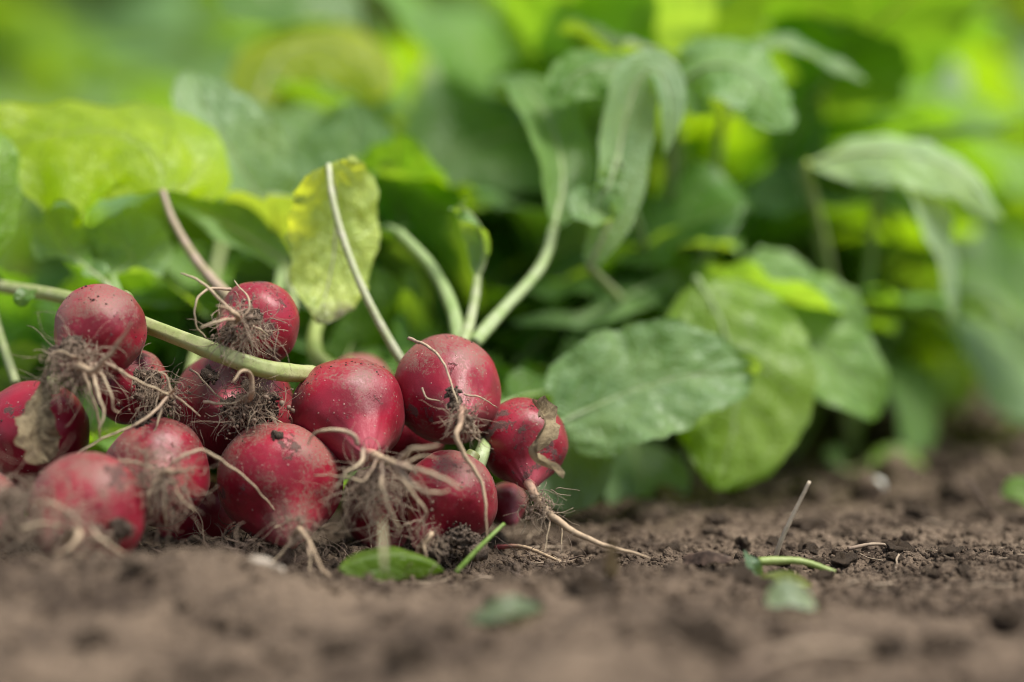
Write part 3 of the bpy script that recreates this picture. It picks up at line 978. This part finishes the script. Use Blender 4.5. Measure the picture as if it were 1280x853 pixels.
add_leaf(t, PP([(402, 392, 0.87), (385, 370, 0.885), (350, 350, 0.90), (310, 345, 0.92)]), (0, -0.6, 0.8), 0.015, DEEP,
         stalk=PP([(425, 470, 0.845), (397, 448, 0.848), (393, 420, 0.858), (402, 392, 0.87)]), stalk_color=(0.32, 0.38, 0.12), sr=(0.0034, 0.0020), seed=41, shape='lyrate')
t, cr, c, R = RAD[12]
add_leaf(t, PP([(608, 520, 0.825), (640, 500, 0.85), (690, 490, 0.87), (730, 500, 0.88)]), (0, -0.5, 0.85), 0.012, MID,
         stalk=PP([(594, 590, 0.775), (603, 566, 0.778), (607, 545, 0.795), (608, 520, 0.825)]), stalk_color=(0.40, 0.47, 0.26), sr=(0.0026, 0.0014), seed=43, shape='lyrate')
t, cr, c, R = RAD[13]
add_leaf(t, PP([(702, 528, 0.850), (745, 508, 0.853), (800, 486, 0.857), (870, 468, 0.860), (944, 470, 0.868)]), (0.12, -0.84, 0.52), 0.0240, GREY,
         stalk=PP([(650, 520, 0.815), (668, 530, 0.835), (685, 533, 0.845), (702, 528, 0.850)]), stalk_color=(0.30, 0.38, 0.2), sr=(0.0022, 0.0012), seed=51, shape='round', ruffle=0.12, fold=0.24)
t, cr, c, R = RAD[1]
add_leaf(t, PP([(130, 352, 0.84), (90, 318, 0.86), (70, 285, 0.87), (55, 262, 0.87)]), (0.3, -0.7, 0.6), 0.013, GREY,
         stalk=PP([(150, 385, 0.80), (135, 358, 0.83), (130, 352, 0.84)]), stalk_color=PALE, sr=(0.0018, 0.001), seed=55, shape='lyrate', ruffle=0.18)
t, cr, c, R = RAD[2]
add_leaf(t, PP([(140, 345, 0.855), (165, 325, 0.865), (150, 300, 0.87), (110, 285, 0.87)]), (-0.2, -0.8, 0.5), 0.016, GREY,
         stalk=PP([(165, 430, 0.81), (155, 385, 0.83), (140, 345, 0.855)]), stalk_color=(0.3, 0.4, 0.2), sr=(0.0018, 0.001), seed=57, shape='round', ruffle=0.2)
t, cr, c, R = RAD[6]
add_leaf(t, PP([(348, 292, 0.905), (330, 260, 0.90), (290, 190, 0.895), (255, 130, 0.90), (236, 88, 0.91)]), (0.45, -0.80, 0.40), 0.0205, (0.22, 0.34, 0.17),
         stalk=PP([(330, 440, 0.84), (345, 380, 0.86), (352, 330, 0.89), (348, 292, 0.905)]), stalk_color=(0.3, 0.38, 0.2), sr=(0.0022, 0.0014), seed=61, shape='oval', fold=0.3, ruffle=0.07)
add_leaf(t, PP([(360, 330, 0.89), (300, 290, 0.885), (250, 262, 0.885), (205, 240, 0.89)]), (-0.1, -0.5, 0.85), 0.013, GREY,
         stalk=PP([(330, 440, 0.84), (365, 390, 0.87), (360, 330, 0.89)]), stalk_color=PALE, seed=63, shape='narrow', fold=0.2)
t, cr, c, R = RAD[8]
add_leaf(t, PP([(440, 330, 0.955), (432, 270, 0.96), (438, 200, 0.965), (450, 125, 0.97)]), (0.25, -0.85, 0.45), 0.029, (0.14, 0.25, 0.10),
         stalk=PP([(400, 560, 0.83), (430, 450, 0.88), (442, 380, 0.93), (440, 330, 0.955)]), seed=65, shape='oval', fold=0.25, ruffle=0.06)
t, cr, c, R = RAD[5]
add_leaf(t, PP([(320, 128, 1.04), (350, 70, 1.05), (400, 52, 1.055), (455, 80, 1.05), (480, 120, 1.04)]), (0, -0.75, 0.65), 0.022, (0.33, 0.40, 0.03),
         stalk=PP([(220, 540, 0.80), (260, 380, 0.92), (295, 230, 1.0), (320, 128, 1.04)]), mat=M_BACKLIT, seed=67, shape='round', fold=-0.3, ruffle=0.08, sr=(0.002, 0.0012))
t, cr, c, R = RAD[3]
add_leaf(t, PP([(-15, 330, 0.84), (-8, 260, 0.845), (-4, 200, 0.85), (-12, 150, 0.86)]), (0.8, -0.55, 0.2), 0.010, BRIGHT,
         stalk=PP([(20, 480, 0.81), (-5, 400, 0.83), (-15, 330, 0.84)]), seed=69, shape='oval', fold=0.2)

# ------------------------------------------------------------------ leafy plants
LEAF_VARIANTS = []


def leaf_variant(k, crumple=False):
    rs = np.random.default_rng(400 + k)
    el = math.radians(rs.uniform(62, 84))
    L = rs.uniform(0.13, 0.19)
    bend = rs.uniform(0.6, 2.2)
    n = 14
    p, a = [np.zeros(3)], el
    side = rs.uniform(-0.25, 0.25)
    for i in range(n):
        a -= bend / n * (0.4 + 1.3 * i / n)
        p.append(p[-1] + np.array([math.sin(side * i / n) * math.cos(a), math.cos(a), math.sin(a)]) * L / n)
    p = np.array(p)
    kk = 5 if k % 2 else 4
    st, sp = p[:kk + 1], p[kk:]
    nrm = []
    T = np.gradient(sp, axis=0)
    for tv in T:
        nrm.append(np.cross(unit(np.cross(tv, [0, 0, 1.0]) + 1e-6), unit(tv)))
    shape = ['obovate', 'round', 'oval', 'lyrate', 'obovate', 'oval', 'round', 'lyrate', 'narrow', 'obovate'][k % 10]
    if crumple:
        shape = ('lyrate', 'obovate', 'lyrate')[k % 3]
    v, q, lt, ls, spn, Nn = leaf_geo(sp, np.array(nrm), rs.uniform(0.021, 0.032) * (0.6 if shape == 'narrow' else 1), shape=shape, fold=rs.uniform(0.05, 0.4),
                                     ruffle=rs.uniform(0.08, 0.2) * (2.6 if crumple else 1), teeth=0.16 if crumple else 0.06, seed=70 + k, nt=36 if crumple else 30, ns=9,
                                     twist=rs.uniform(-0.7, 0.7) * (2 if crumple else 1), cup=rs.uniform(0, 0.35))
    bm = MB().add(v, q, lt=lt, ls=ls).mesh('leaf')
    bm.materials.append(M_LEAF)
    sm = MB()
    tube(sm, catmull(st, 14), np.linspace(0.0023, 0.0014, 14), 7)
    tube(sm, spn[:26], np.linspace(0.0013, 0.0003, 26), 6)
    s_me = sm.mesh('stalk')
    s_me.materials.append(M_STALK)
    return bm, s_me


for k in range(12):
    LEAF_VARIANTS.append(leaf_variant(k))
for k in range(12, 20):
    LEAF_VARIANTS.append(leaf_variant(k, True))


def tint(rs, palette):
    b = np.array(palette[rs.integers(len(palette))])
    return tuple(np.clip(b * rs.uniform(0.8, 1.25) * rs.uniform(0.92, 1.08, 3), 0.005, 0.5))


def put_leaf(parent, var, rz, scale, color, tilt=0.0, stalks=True, roll=0.0):
    bm, sm = LEAF_VARIANTS[var]
    b = bpy.data.objects.new('leaf', bm)
    b.parent = parent
    b.rotation_euler = (tilt, roll, rz)
    b.scale = (scale,) * 3
    b.color = (*color, 1)
    col.objects.link(b)
    if stalks:
        s = bpy.data.objects.new('stalk', sm)
        s.parent = b
        s.color = (0.28, 0.36, 0.16, 1)
        col.objects.link(s)
    return b


def plant(loc, nleaf, scale, label, group, palette, seed, lean=None, stalks=True, name='radish_plant', cat='plant', tilt=(-0.5, 0.35), kinds=(0, 12)):
    rs = np.random.default_rng(seed)
    z = float(gh(loc[0], loc[1])[0])
    t = thing(name, (loc[0], loc[1], z), label, cat, group)
    for k in range(nleaf):
        rz = 2 * math.pi * (k + rs.uniform(-0.35, 0.35)) / nleaf
        if lean is not None:
            rz = lean[0] + rs.uniform(-lean[1], lean[1])
        put_leaf(t, int(rs.integers(*kinds)), rz, scale * rs.uniform(0.7, 1.15), tint(rs, palette), rs.uniform(*tilt), stalks, rs.uniform(-0.25, 0.25))
    return t


# single big leaves of the bed that stand out, on plants of their own
def hero(loc, label, leaves, extra=4, seed=0, palette=(MID, DEEP), scale=0.8, lean=None):
    z = float(gh(loc[0], loc[1])[0])
    t = thing('radish_plant', (loc[0], loc[1], z), label, 'plant', 'radish plants of the bed')
    base = np.array([loc[0], loc[1], z])
    for spine, nrm, w, colr, kw in leaves:
        sp = PP(spine)
        mid = (base + sp[0]) / 2 + np.array([0, 0, 0.015])
        add_leaf(t, sp, nrm, w, colr, stalk=[base, mid, sp[0] + (sp[0] - sp[1]) * 0.05, sp[0]], stalk_color=kw.pop('sc', (0.30, 0.38, 0.19)), sr=kw.pop('sr', (0.0024, 0.0014)), **kw)
    rs = np.random.default_rng(seed + 900)
    for k in range(extra):
        rz = (lean[0] + rs.uniform(-lean[1], lean[1])) if lean else 2 * math.pi * (k + rs.uniform(-.3, .3)) / max(extra, 1)
        put_leaf(t, int(rs.integers(12)), rz, scale * rs.uniform(0.7, 1.1), tint(rs, palette), rs.uniform(-0.4, 0.2))
    return t


hero((0.070, 0.99), 'plant with a broad glowing yellow-green leaf hanging to the soil', [
    ([(872, 350, 0.90), (900, 400, 0.895), (918, 470, 0.89), (916, 545, 0.885), (895, 612, 0.88)], (0.1, -0.75, 0.65), 0.033, (0.17, 0.29, 0.025), dict(seed=81, shape='oval', fold=-0.12)),
    ([(840, 345, 0.95), (800, 362, 0.93), (735, 392, 0.915), (640, 402, 0.905)], (0.1, -0.35, 0.9), 0.0095, (0.14, 0.26, 0.08), dict(seed=82, shape='narrow', fold=-0.3)),
    ([(845, 360, 0.95), (800, 400, 0.94), (750, 440, 0.935), (690, 480, 0.93)], (0.1, -0.7, 0.6), 0.018, MID, dict(seed=83, shape='oval', fold=0.1)),
], extra=4, seed=1, lean=(0.3, 1.2))
hero((0.125, 1.08), 'plant with a wide pale-veined leaf bowed over the bare soil', [
    ([(915, 338, 0.935), (960, 375, 0.927), (1020, 430, 0.92), (1070, 480, 0.92), (1100, 520, 0.925)], (0.30, -0.78, 0.55), 0.0270, (0.17, 0.31, 0.07), dict(seed=85, shape='round', fold=0.18, ruffle=0.07)),
], extra=5, seed=2, lean=(0.2, 1.5))
hero((0.15, 1.06), 'plant whose grey-green leaf arches right and droops at its tip', [
    ([(1010, 205, 0.95), (1075, 190, 0.945), (1140, 192, 0.94), (1200, 215, 0.94), (1252, 275, 0.94)], (0.2, -0.7, 0.68), 0.0160, (0.34, 0.48, 0.27), dict(seed=87, shape='oval', fold=-0.35, sc=PALE)),
    ([(1105, 195, 0.95), (1140, 235, 0.94), (1165, 285, 0.94), (1180, 340, 0.94), (1190, 400, 0.94)], (0.6, -0.7, 0.35), 0.0095, (0.34, 0.47, 0.29), dict(seed=88, shape='narrow', fold=0.3)),
    ([(1000, 210, 1.04), (1050, 230, 1.05), (1090, 260, 1.06), (1120, 300, 1.07)], (0.2, -0.5, 0.8), 0.018, BRIGHT, dict(seed=89, shape='oval')),
], extra=2, seed=3)
hero((0.075, 1.06), 'tall plant with limp curled leaves drooping at upper centre', [
    ([(738, 330, 0.870), (765, 265, 0.870), (775, 180, 0.880), (795, 105, 0.885), (822, 90, 0.885), (838, 130, 0.880), (832, 195, 0.875)], (0.3, -0.7, 0.6), 0.0115, (0.23, 0.35, 0.19), dict(seed=91, shape='narrow', fold=0.45, sc=PALE)),
    ([(845, 110, 0.925), (880, 85, 0.920), (920, 85, 0.915), (955, 110, 0.910), (985, 165, 0.910)], (0.3, -0.65, 0.68), 0.0215, (0.19, 0.33, 0.12), dict(seed=92, shape='round', fold=-0.2, teeth=0.1)),
    ([(920, 62, 0.970), (965, 55, 0.970), (1020, 72, 0.970), (1085, 105, 0.970)], (0.1, -0.4, 0.9), 0.009, GREY, dict(seed=93, shape='narrow', fold=0.2)),
    ([(830, 90, 0.900), (775, 80, 0.895), (725, 90, 0.890), (690, 135, 0.885)], (0.2, -0.6, 0.75), 0.016, (0.12, 0.24, 0.05), dict(seed=94, shape='oval', fold=-0.35)),
    ([(770, 200, 0.870), (760, 235, 0.865), (745, 262, 0.865), (770, 275, 0.860)], (0, -0.8, 0.5), 0.011, GREY, dict(seed=95, shape='lyrate', ruffle=0.25)),
], extra=2, seed=4)
hero((0.19, 1.55), 'plant with a pale curled leaf high at upper right', [
    ([(1075, 135, 1.3), (1115, 145, 1.28), (1165, 130, 1.28), (1190, 95, 1.29), (1165, 62, 1.3)], (0.3, -0.7, 0.6), 0.012, (0.24, 0.35, 0.22), dict(seed=97, shape='oval', fold=0.3)),
], extra=7, seed=5, palette=(BRIGHT, MID))

ORD = 'leftmost,second,third,fourth,fifth,sixth,seventh,eighth,ninth,tenth,eleventh,twelfth,thirteenth,fourteenth,fifteenth,sixteenth,seventeenth,eighteenth,nineteenth,twentieth'.split(',')


def nth(i):
    return ORD[0] if i == 0 else ORD[i] + ' from the left'


# heaped tops behind the pulled radishes
rs0 = np.random.default_rng(77)
g_heap = 'leafy tops heaped behind the radishes'
for k in range(18):
    px = -120 + k * 50 + rs0.uniform(-20, 20)
    d = rs0.uniform(0.96, 1.06)
    x = (px - 640) * K * d
    plant((x, d), 9, (0.74 if px < 480 else 0.95) * rs0.uniform(0.85, 1.1), 'tall tuft of radish leaves in the back of the leaf heap, ' + nth(k), g_heap, (MID, (0.12, 0.24, 0.06), GREY, MID), 500 + k, tilt=(-0.6, 0.3), kinds=(0, 18))
for k in range(17):
    px = -80 + k * 42 + rs0.uniform(-15, 15)
    d = rs0.uniform(0.88, 0.925)
    x = (px - 640) * K * d
    plant((x, d), 12, 0.5 * rs0.uniform(0.85, 1.2), 'low tuft of curled radish leaves just behind the bulbs, ' + nth(k), g_heap, (GREY, (0.13, 0.26, 0.06), MID, (0.16, 0.30, 0.07)), 560 + k, tilt=(-0.75, 0.25), kinds=(9, 20), lean=(0.0, 2.1 if px < 380 else 1.5))
# the bed to the right and behind
g_bed = 'radish plants growing in the bed behind'
k = 0
for d in (1.19, 1.30, 1.42, 1.56, 1.72, 1.9):
    xmax = 0.0 + (d - 1.05) * 0.33
    x = 0.0
    x = -0.20 if d < 1.2 else -0.10 * d
    row, j = (1.19, 1.30, 1.42, 1.56, 1.72, 1.9).index(d), 0
    while x < xmax + (0.0 if d < 1.85 else 0.4):
        xx = x + rs0.uniform(-0.02, 0.02)
        k += 1
        right = xx > -0.02
        plant((xx, d + rs0.uniform(-0.05, 0.05)), 9, ((1.3 if d < 1.35 else 1.75) if right else 0.85) * rs0.uniform(0.85, 1.2) * (1 + 0.12 * (d - 1)),
              'sunlit radish plant in the ' + ('nearest', 'second', 'third', 'fourth', 'fifth', 'farthest')[row] + ' row of the blurred bed, ' + nth(j), g_bed, (BRIGHT, MID, BRIGHT, YELL, MID) if right else (MID, BRIGHT, MID), 600 + k, stalks=d < 1.5, tilt=(-0.35, 0.35))
        x += 0.068 * d
        j += 1
g_near = 'radish plants at the near edge of the bed'
for k, (px, d) in enumerate(sorted(((560, 1.10), (610, 1.06), (650, 1.15), (690, 1.10), (740, 1.17), (780, 1.12), (820, 1.18), (860, 1.14), (900, 1.20), (935, 1.17), (970, 1.24), (700, 1.24), (940, 1.36), (860, 1.28)))):
    x = (px - 640) * K * d
    plant((x, d), 10, (0.95 if px < 620 else 1.35 if px < 880 else 1.1) * rs0.uniform(0.9, 1.15), 'dense dark green plant between the leaf heap and the sunlit bed, ' + nth(k), g_near, (MID, (0.12, 0.24, 0.05), MID, BRIGHT, GREY), 950 + k, tilt=(-0.3, 0.45))
# far rows
g_far = 'far rows of green plants'
for d, n, sc in ((2.4, 12, 1.9), (3.1, 13, 2.7), (4.2, 14, 3.8), (5.6, 14, 5.2)):
    for j in range(n):
        xx = (j - n / 2 + 0.5) * 0.62 * d / n * 1.5 + rs0.uniform(-0.06, 0.06) * d / 3
        plant((xx, d + rs0.uniform(-0.15, 0.15)), 10, sc * rs0.uniform(0.8, 1.2), 'distant pale green plant dissolved in blur at the top of the picture', g_far,
              ((0.15, 0.27, 0.06), (0.13, 0.25, 0.08), (0.17, 0.29, 0.03)), 800 + int(d * 10) * 20 + j, stalks=False)

# hedge far behind everything: one mass of leaves
hm = MB()
rs = np.random.default_rng(9)
n = 26000
hx = rs.uniform(-9, 9, n); hz = rs.uniform(0, 1, n) ** 0.8 * 2.8; hy = 9 + rs.uniform(-0.6, 1.5, n) + 0.4 * np.sin(hx * 1.3)
cen = np.stack([hx, hy, hz], -1)
a1 = rs.normal(size=(n, 3)); a1 /= np.linalg.norm(a1, axis=1)[:, None]
a2 = np.cross(a1, rs.normal(size=(n, 3))); a2 /= np.linalg.norm(a2, axis=1)[:, None]
L = rs.uniform(0.10, 0.22, n)[:, None]
qv = np.stack([cen - a1 * L, cen + a2 * L * 0.5, cen + a1 * L, cen - a2 * L * 0.5], 1).reshape(-1, 3)
hm.add(qv, np.arange(n * 4).reshape(-1, 4), lt=np.tile([0, .5, 1, .5], n), ls=np.tile([0, 1, 0, -1], n))
hedge = obj('hedge', hm, M_LEAF, color=(0.12, 0.21, 0.06))
tag(hedge, 'blurred green hedge far behind the vegetable bed', 'hedge', kind='stuff')

# ------------------------------------------------------------------ small things on the soil
def strip(name, label, cat, path, w0, mat, nrm=(0, -0.4, 0.9), color=None, group=None, **kw):
    v, q, lt, ls, sp, Nn = leaf_geo(path, nrm, w0, **kw)
    o = obj(name, MB().add(v, q, lt=lt, ls=ls), mat, loc=np.asarray(path)[0], color=color)
    return tag(o, label, cat, group)


def rod(name, label, cat, path, r0, r1, mat, color=None, n=30, rough=0.12, sides=8):
    tube(mb := MB(), catmull(path, n), np.linspace(r0, r1, n), sides, rough, 5)
    o = obj(name, mb, mat, loc=np.asarray(path)[0], color=color)
    return tag(o, label, cat)


a = on_ground(966, 702)
rod('straw_stalk', 'dry pale straw standing slanted in the bare soil at right', 'straw', [a + np.array([0, 0, -0.002]), P(978, 672, a[1] * 1.0), P(1012, 602, a[1] - 0.005)], 0.0009, 0.0005, M_STRAW)
a, b, c2 = on_ground(948, 714), on_ground(1000, 716), on_ground(1044, 720)
rod('cut_stem', 'short green cut stem lying on the soil at the straw\'s foot', 'stem', [a + [0, 0, 0.003], b + [0, 0, 0.0035], c2 + [0, 0, 0.001]], 0.0014, 0.0009, M_STALK, (0.30, 0.36, 0.12))
a = on_ground(950, 722)
strip('leaf_scrap', 'narrow grey-green leaf scrap upright beside the cut stem', 'leaf', [a, P(942, 708, a[1]), P(930, 688, a[1] + 0.004)], 0.0028, M_LEAF, (0.5, -0.8, 0.1), (0.1, 0.18, 0.1), shape='narrow', nt=14, ns=5, seed=3)
a = on_ground(855, 712)
b = on_ground(916, 716)
strip('bark_chip', 'curled dark brown bark chip at the tip of the long root', 'bark', [a + [0, 0, 0.0045], (a + b) / 2 + [0, 0, 0.0062], b + [0, 0, 0.004]], 0.0045, M_BARK, (0, -0.5, 0.8), shape='round', fold=-0.6, nt=18, ns=7, seed=5, teeth=0.15)
# curled green leaf in front
v0 = [P(424, 712, 0.716), P(455, 698, 0.718), P(500, 692, 0.722), (P(540, 704, 0.726)), P(556, 714, 0.728)]
strip('fallen_leaf', 'curled green leaf lying on the soil in front of the heap', 'leaf', v0, 0.0085, M_LEAF, (0, -0.75, 0.66), (0.12, 0.21, 0.02), shape='oval', fold=-0.75, nt=26, ns=8, seed=6, ruffle=0.05)
rod('grass_blade', 'thin bright green blade slanting up from the soil below the heap', 'grass blade', [P(570, 716, 0.735), P(592, 692, 0.736), P(612, 672, 0.738), P(630, 655, 0.742)], 0.0009, 0.0005, M_STALK, (0.22, 0.34, 0.07))
# hanging dried leaf left
strip('dried_leaf', 'tattered dried leaf hanging over the bright red radish at left', 'leaf', [P(57, 462, 0.747), P(52, 492, 0.745), P(46, 520, 0.740), P(48, 552, 0.738), P(62, 578, 0.738)], 0.0075, M_DRY, (0.2, -0.95, 0.1), shape='obovate', nt=40, ns=10, seed=8, ruffle=0.25, teeth=0.38, fold=0.5)
# dried curl on the rightmost radish
strip('dried_curl', 'twisted brown dried leaf clinging to the rightmost radish', 'leaf', [P(668, 506, 0.775), P(683, 528, 0.762), P(672, 548, 0.756), P(660, 562, 0.753), P(672, 580, 0.750), P(706, 592, 0.746)], 0.0046, M_DRY, (0.3, -0.9, 0.2), shape='narrow', nt=34, ns=8, seed=9, ruffle=0.3, teeth=0.25, fold=0.7, twist=1.2)


def pebble(label, px, py, s, mat, seed, d=None, name='pebble', cat='stone'):
    a = on_ground(px, py) if d is None else P(px, py, d)
    v, f = ICO2
    dd = 1 + 0.25 * noise(v, 1.2, seed) + 0.1 * noise(v, 3.0, seed + 1)
    mb = MB().add(a + [0, 0, s * 0.45] + v * dd[:, None] * s * np.array([1.1, 0.9, 0.75]), None, f)
    o = obj(name, mb, mat, loc=a)
    return tag(o, label, cat)


pebble('small white pebble on the bare soil far right of the heap', 1094, 612, 0.0036, M_WHITE, 1)
pebble('pale flinty stone in the soil below the middle radish', 322, 716, 0.0042, M_STONE, 2, 0.690)
pebble('smaller tan stone just right of the pale flinty one', 345, 722, 0.0028, M_STONE, 3, 0.692)
pebble('dull brown stone between the long root and the green leaves', 812, 652, 0.0065, M_SOIL, 4)
# blurred bits in the near foreground
a = on_ground(985, 770)
strip('pale_leaf_scrap', 'blurred pale mint leaf scrap in the foreground at right', 'leaf', [a + [-0.006, 0, 0.003], a + [0, 0, 0.006], a + [0.008, 0.0, 0.002]], 0.0040, M_LEAF, (0, -0.8, 0.6), (0.30, 0.38, 0.27), shape='oval', nt=14, ns=5, seed=11)
a = on_ground(990, 742)
strip('yellow_leaf_scrap', 'small yellow-green leaf scrap just behind the pale mint one', 'leaf', [a + [-0.012, 0, 0.002], a + [-0.002, 0, 0.004], a + [0.006, 0.0, 0.002]], 0.0030, M_LEAF, (0, -0.8, 0.6), (0.2, 0.24, 0.05), shape='oval', nt=14, ns=5, seed=12)
a, b = on_ground(920, 850), on_ground(1085, 824)
rod('bleached_twig', 'bleached twig blurred at the bottom edge right', 'twig', [a + [0, 0, 0.002], (a + b) / 2 + [0, 0, 0.005], b + [0, 0, 0.002]], 0.0010, 0.0008, M_HAIR)
a = on_ground(765, 722)
strip('dry_sprout', 'blurred upright tan sprout in front of the long root', 'sprout', [a, P(764, 700, a[1] - 0.02), P(768, 665, a[1] - 0.03)], 0.0022, M_DRY, (0, -1, 0.1), shape='narrow', nt=14, ns=4, seed=13)
strip('dry_grass', 'blurred pale blade standing before the central root cluster', 'grass blade', [P(481, 716, 0.668), P(480, 690, 0.668), P(478, 645, 0.672)], 0.0007, M_PALE, (0, -1, 0.1), shape='narrow', nt=14, ns=4, seed=14)
a = on_ground(640, 780)
strip('mint_leaf_scrap', 'very blurred grey-green leaf scrap low in the foreground centre', 'leaf', [a + [-0.012, 0, 0.001], a + [0, 0, 0.004], a + [0.010, 0.01, 0.002]], 0.0042, M_LEAF, (0, -0.5, 0.8), (0.15, 0.2, 0.12), shape='oval', nt=14, ns=5, seed=15)
a, b = on_ground(1060, 694), on_ground(1125, 690)
rod('dry_twig', 'thin dry twig lying flat right of the straw', 'twig', [a + [0, 0, 0.002], (a + b) / 2 + [0, 0, 0.003], b + [0, 0, 0.0015]], 0.0007, 0.0004, M_HAIR)
a = on_ground(1245, 652)
rod('weed_stem', 'thin dead stem leaning left out of the soil at far right', 'stem', [a, P(1228, 625, a[1]), P(1208, 598, a[1])], 0.0007, 0.0004, M_LITTER)
a = on_ground(700, 708)
rod('loose_root', 'loose pinkish root strand lying below the rightmost radish', 'root', [on_ground(620, 690) + [0, 0, 0.0015], on_ground(655, 692) + [0, 0, 0.002], a + [0, 0, 0.0015]], 0.0008, 0.0005, M_TAP)


def seedling(label, px, py, leaves, seed):
    a = on_ground(px, py)
    t = thing('seedling', a, label, 'seedling')
    for i, (q1, q2, w, colr) in enumerate(leaves):
        d = a[1]
        add_leaf(t, [P(*q1, d), (P(*q1, d) + P(*q2, d)) / 2 + np.array([0, 0, 0.003]), P(*q2, d)], (0.1 * i, -0.7, 0.6), w, colr,
                 stalk=[a, (a + P(*q1, d)) / 2 + np.array([0.001, 0, 0]), P(*q1, d)], sr=(0.0012, 0.0008), seed=seed + i, nt=20, ns=7, shape='oval')
    return t


seedling('seedling with one upright oval yellow-green leaf by the bed edge', 1190, 530, [((1192, 512), (1202, 445), 0.011, BRIGHT), ((1180, 510), (1150, 470), 0.009, MID)], 131)
seedling('seedling with flat bright green leaf on the bare soil behind the white pebble', 1060, 592, [((1085, 580), (1160, 590), 0.008, BRIGHT), ((1050, 585), (1030, 570), 0.005, MID)], 133)
seedling('bright green seedling cut by the right edge of the picture', 1300, 636, [((1295, 628), (1252, 618), 0.006, (0.12, 0.24, 0.03)), ((1300, 628), (1330, 600), 0.006, BRIGHT)], 135)
seedling('low seedling of drooping leaves at the edge of the leafy bed', 1110, 500, [((1100, 490), (1060, 450), 0.012, MID), ((1115, 490), (1140, 430), 0.011, BRIGHT)], 137)

# dead root litter under the heap
lm = MB()
rs = np.random.default_rng(21)
for k in range(520):
    px = rs.normal(300, 55) if k < 330 else rs.uniform(380, 720)
    d = rs.uniform(0.712, 0.765)
    x = (px - 640) * K * d
    st = np.array([x, d, float(gh(x, d)[0]) + abs(rs.normal(0, 0.0035 if k < 330 else 0.0012))])
    w = rnd_walk(st, [rs.normal(), rs.normal() * 0.5, rs.normal() * 0.3 + 0.1], rs.uniform(0.006, 0.018), 8, 0.35, 0.08, rs)
    w[:, 2] = np.maximum(w[:, 2], gh(w[:, 0], w[:, 1]) + 0.0002)
    rr = rs.choice([0.00012, 0.00018, 0.0003])
    tube(lm, catmull(w, 12), np.linspace(rr, rr * 0.5, 12), 4)
lit = obj('root_litter', lm, M_LITTER)
tag(lit, 'tangle of dark dead roots on the soil under the radish heap', 'root litter', kind='stuff')

# dry bits of straw and root lying about
dm = MB()
rs = np.random.default_rng(33)
for k in range(110):
    d = rs.uniform(0.70, 0.98)
    px = rs.uniform(430, 1300) if k > 30 else rs.uniform(150, 700)
    if k <= 30: d = rs.uniform(0.695, 0.745)
    x = (px - 640) * K * d
    an, ln = rs.uniform(0, 6.28), rs.uniform(0.003, 0.011)
    w = np.array([[x + math.cos(an) * ln * u + rs.normal() * 0.0006, d + math.sin(an) * ln * u + rs.normal() * 0.0006, 0] for u in (-1, -0.3, 0.3, 1)])
    w[:, 2] = gh(w[:, 0], w[:, 1]).max() * 0.5 + gh(w[:, 0], w[:, 1]) * 0.5 + rs.uniform(0.0002, 0.0011)
    rr = rs.uniform(0.00016, 0.00042)
    tube(dm, catmull(w, 12), np.linspace(rr, rr * 0.6, 12), 5, c0=0.5, c1=0.9)
deb = obj('straw_litter', dm, M_HAIR)
tag(deb, 'scattered dry bits of straw and root on the soil', 'straw litter', kind='stuff')
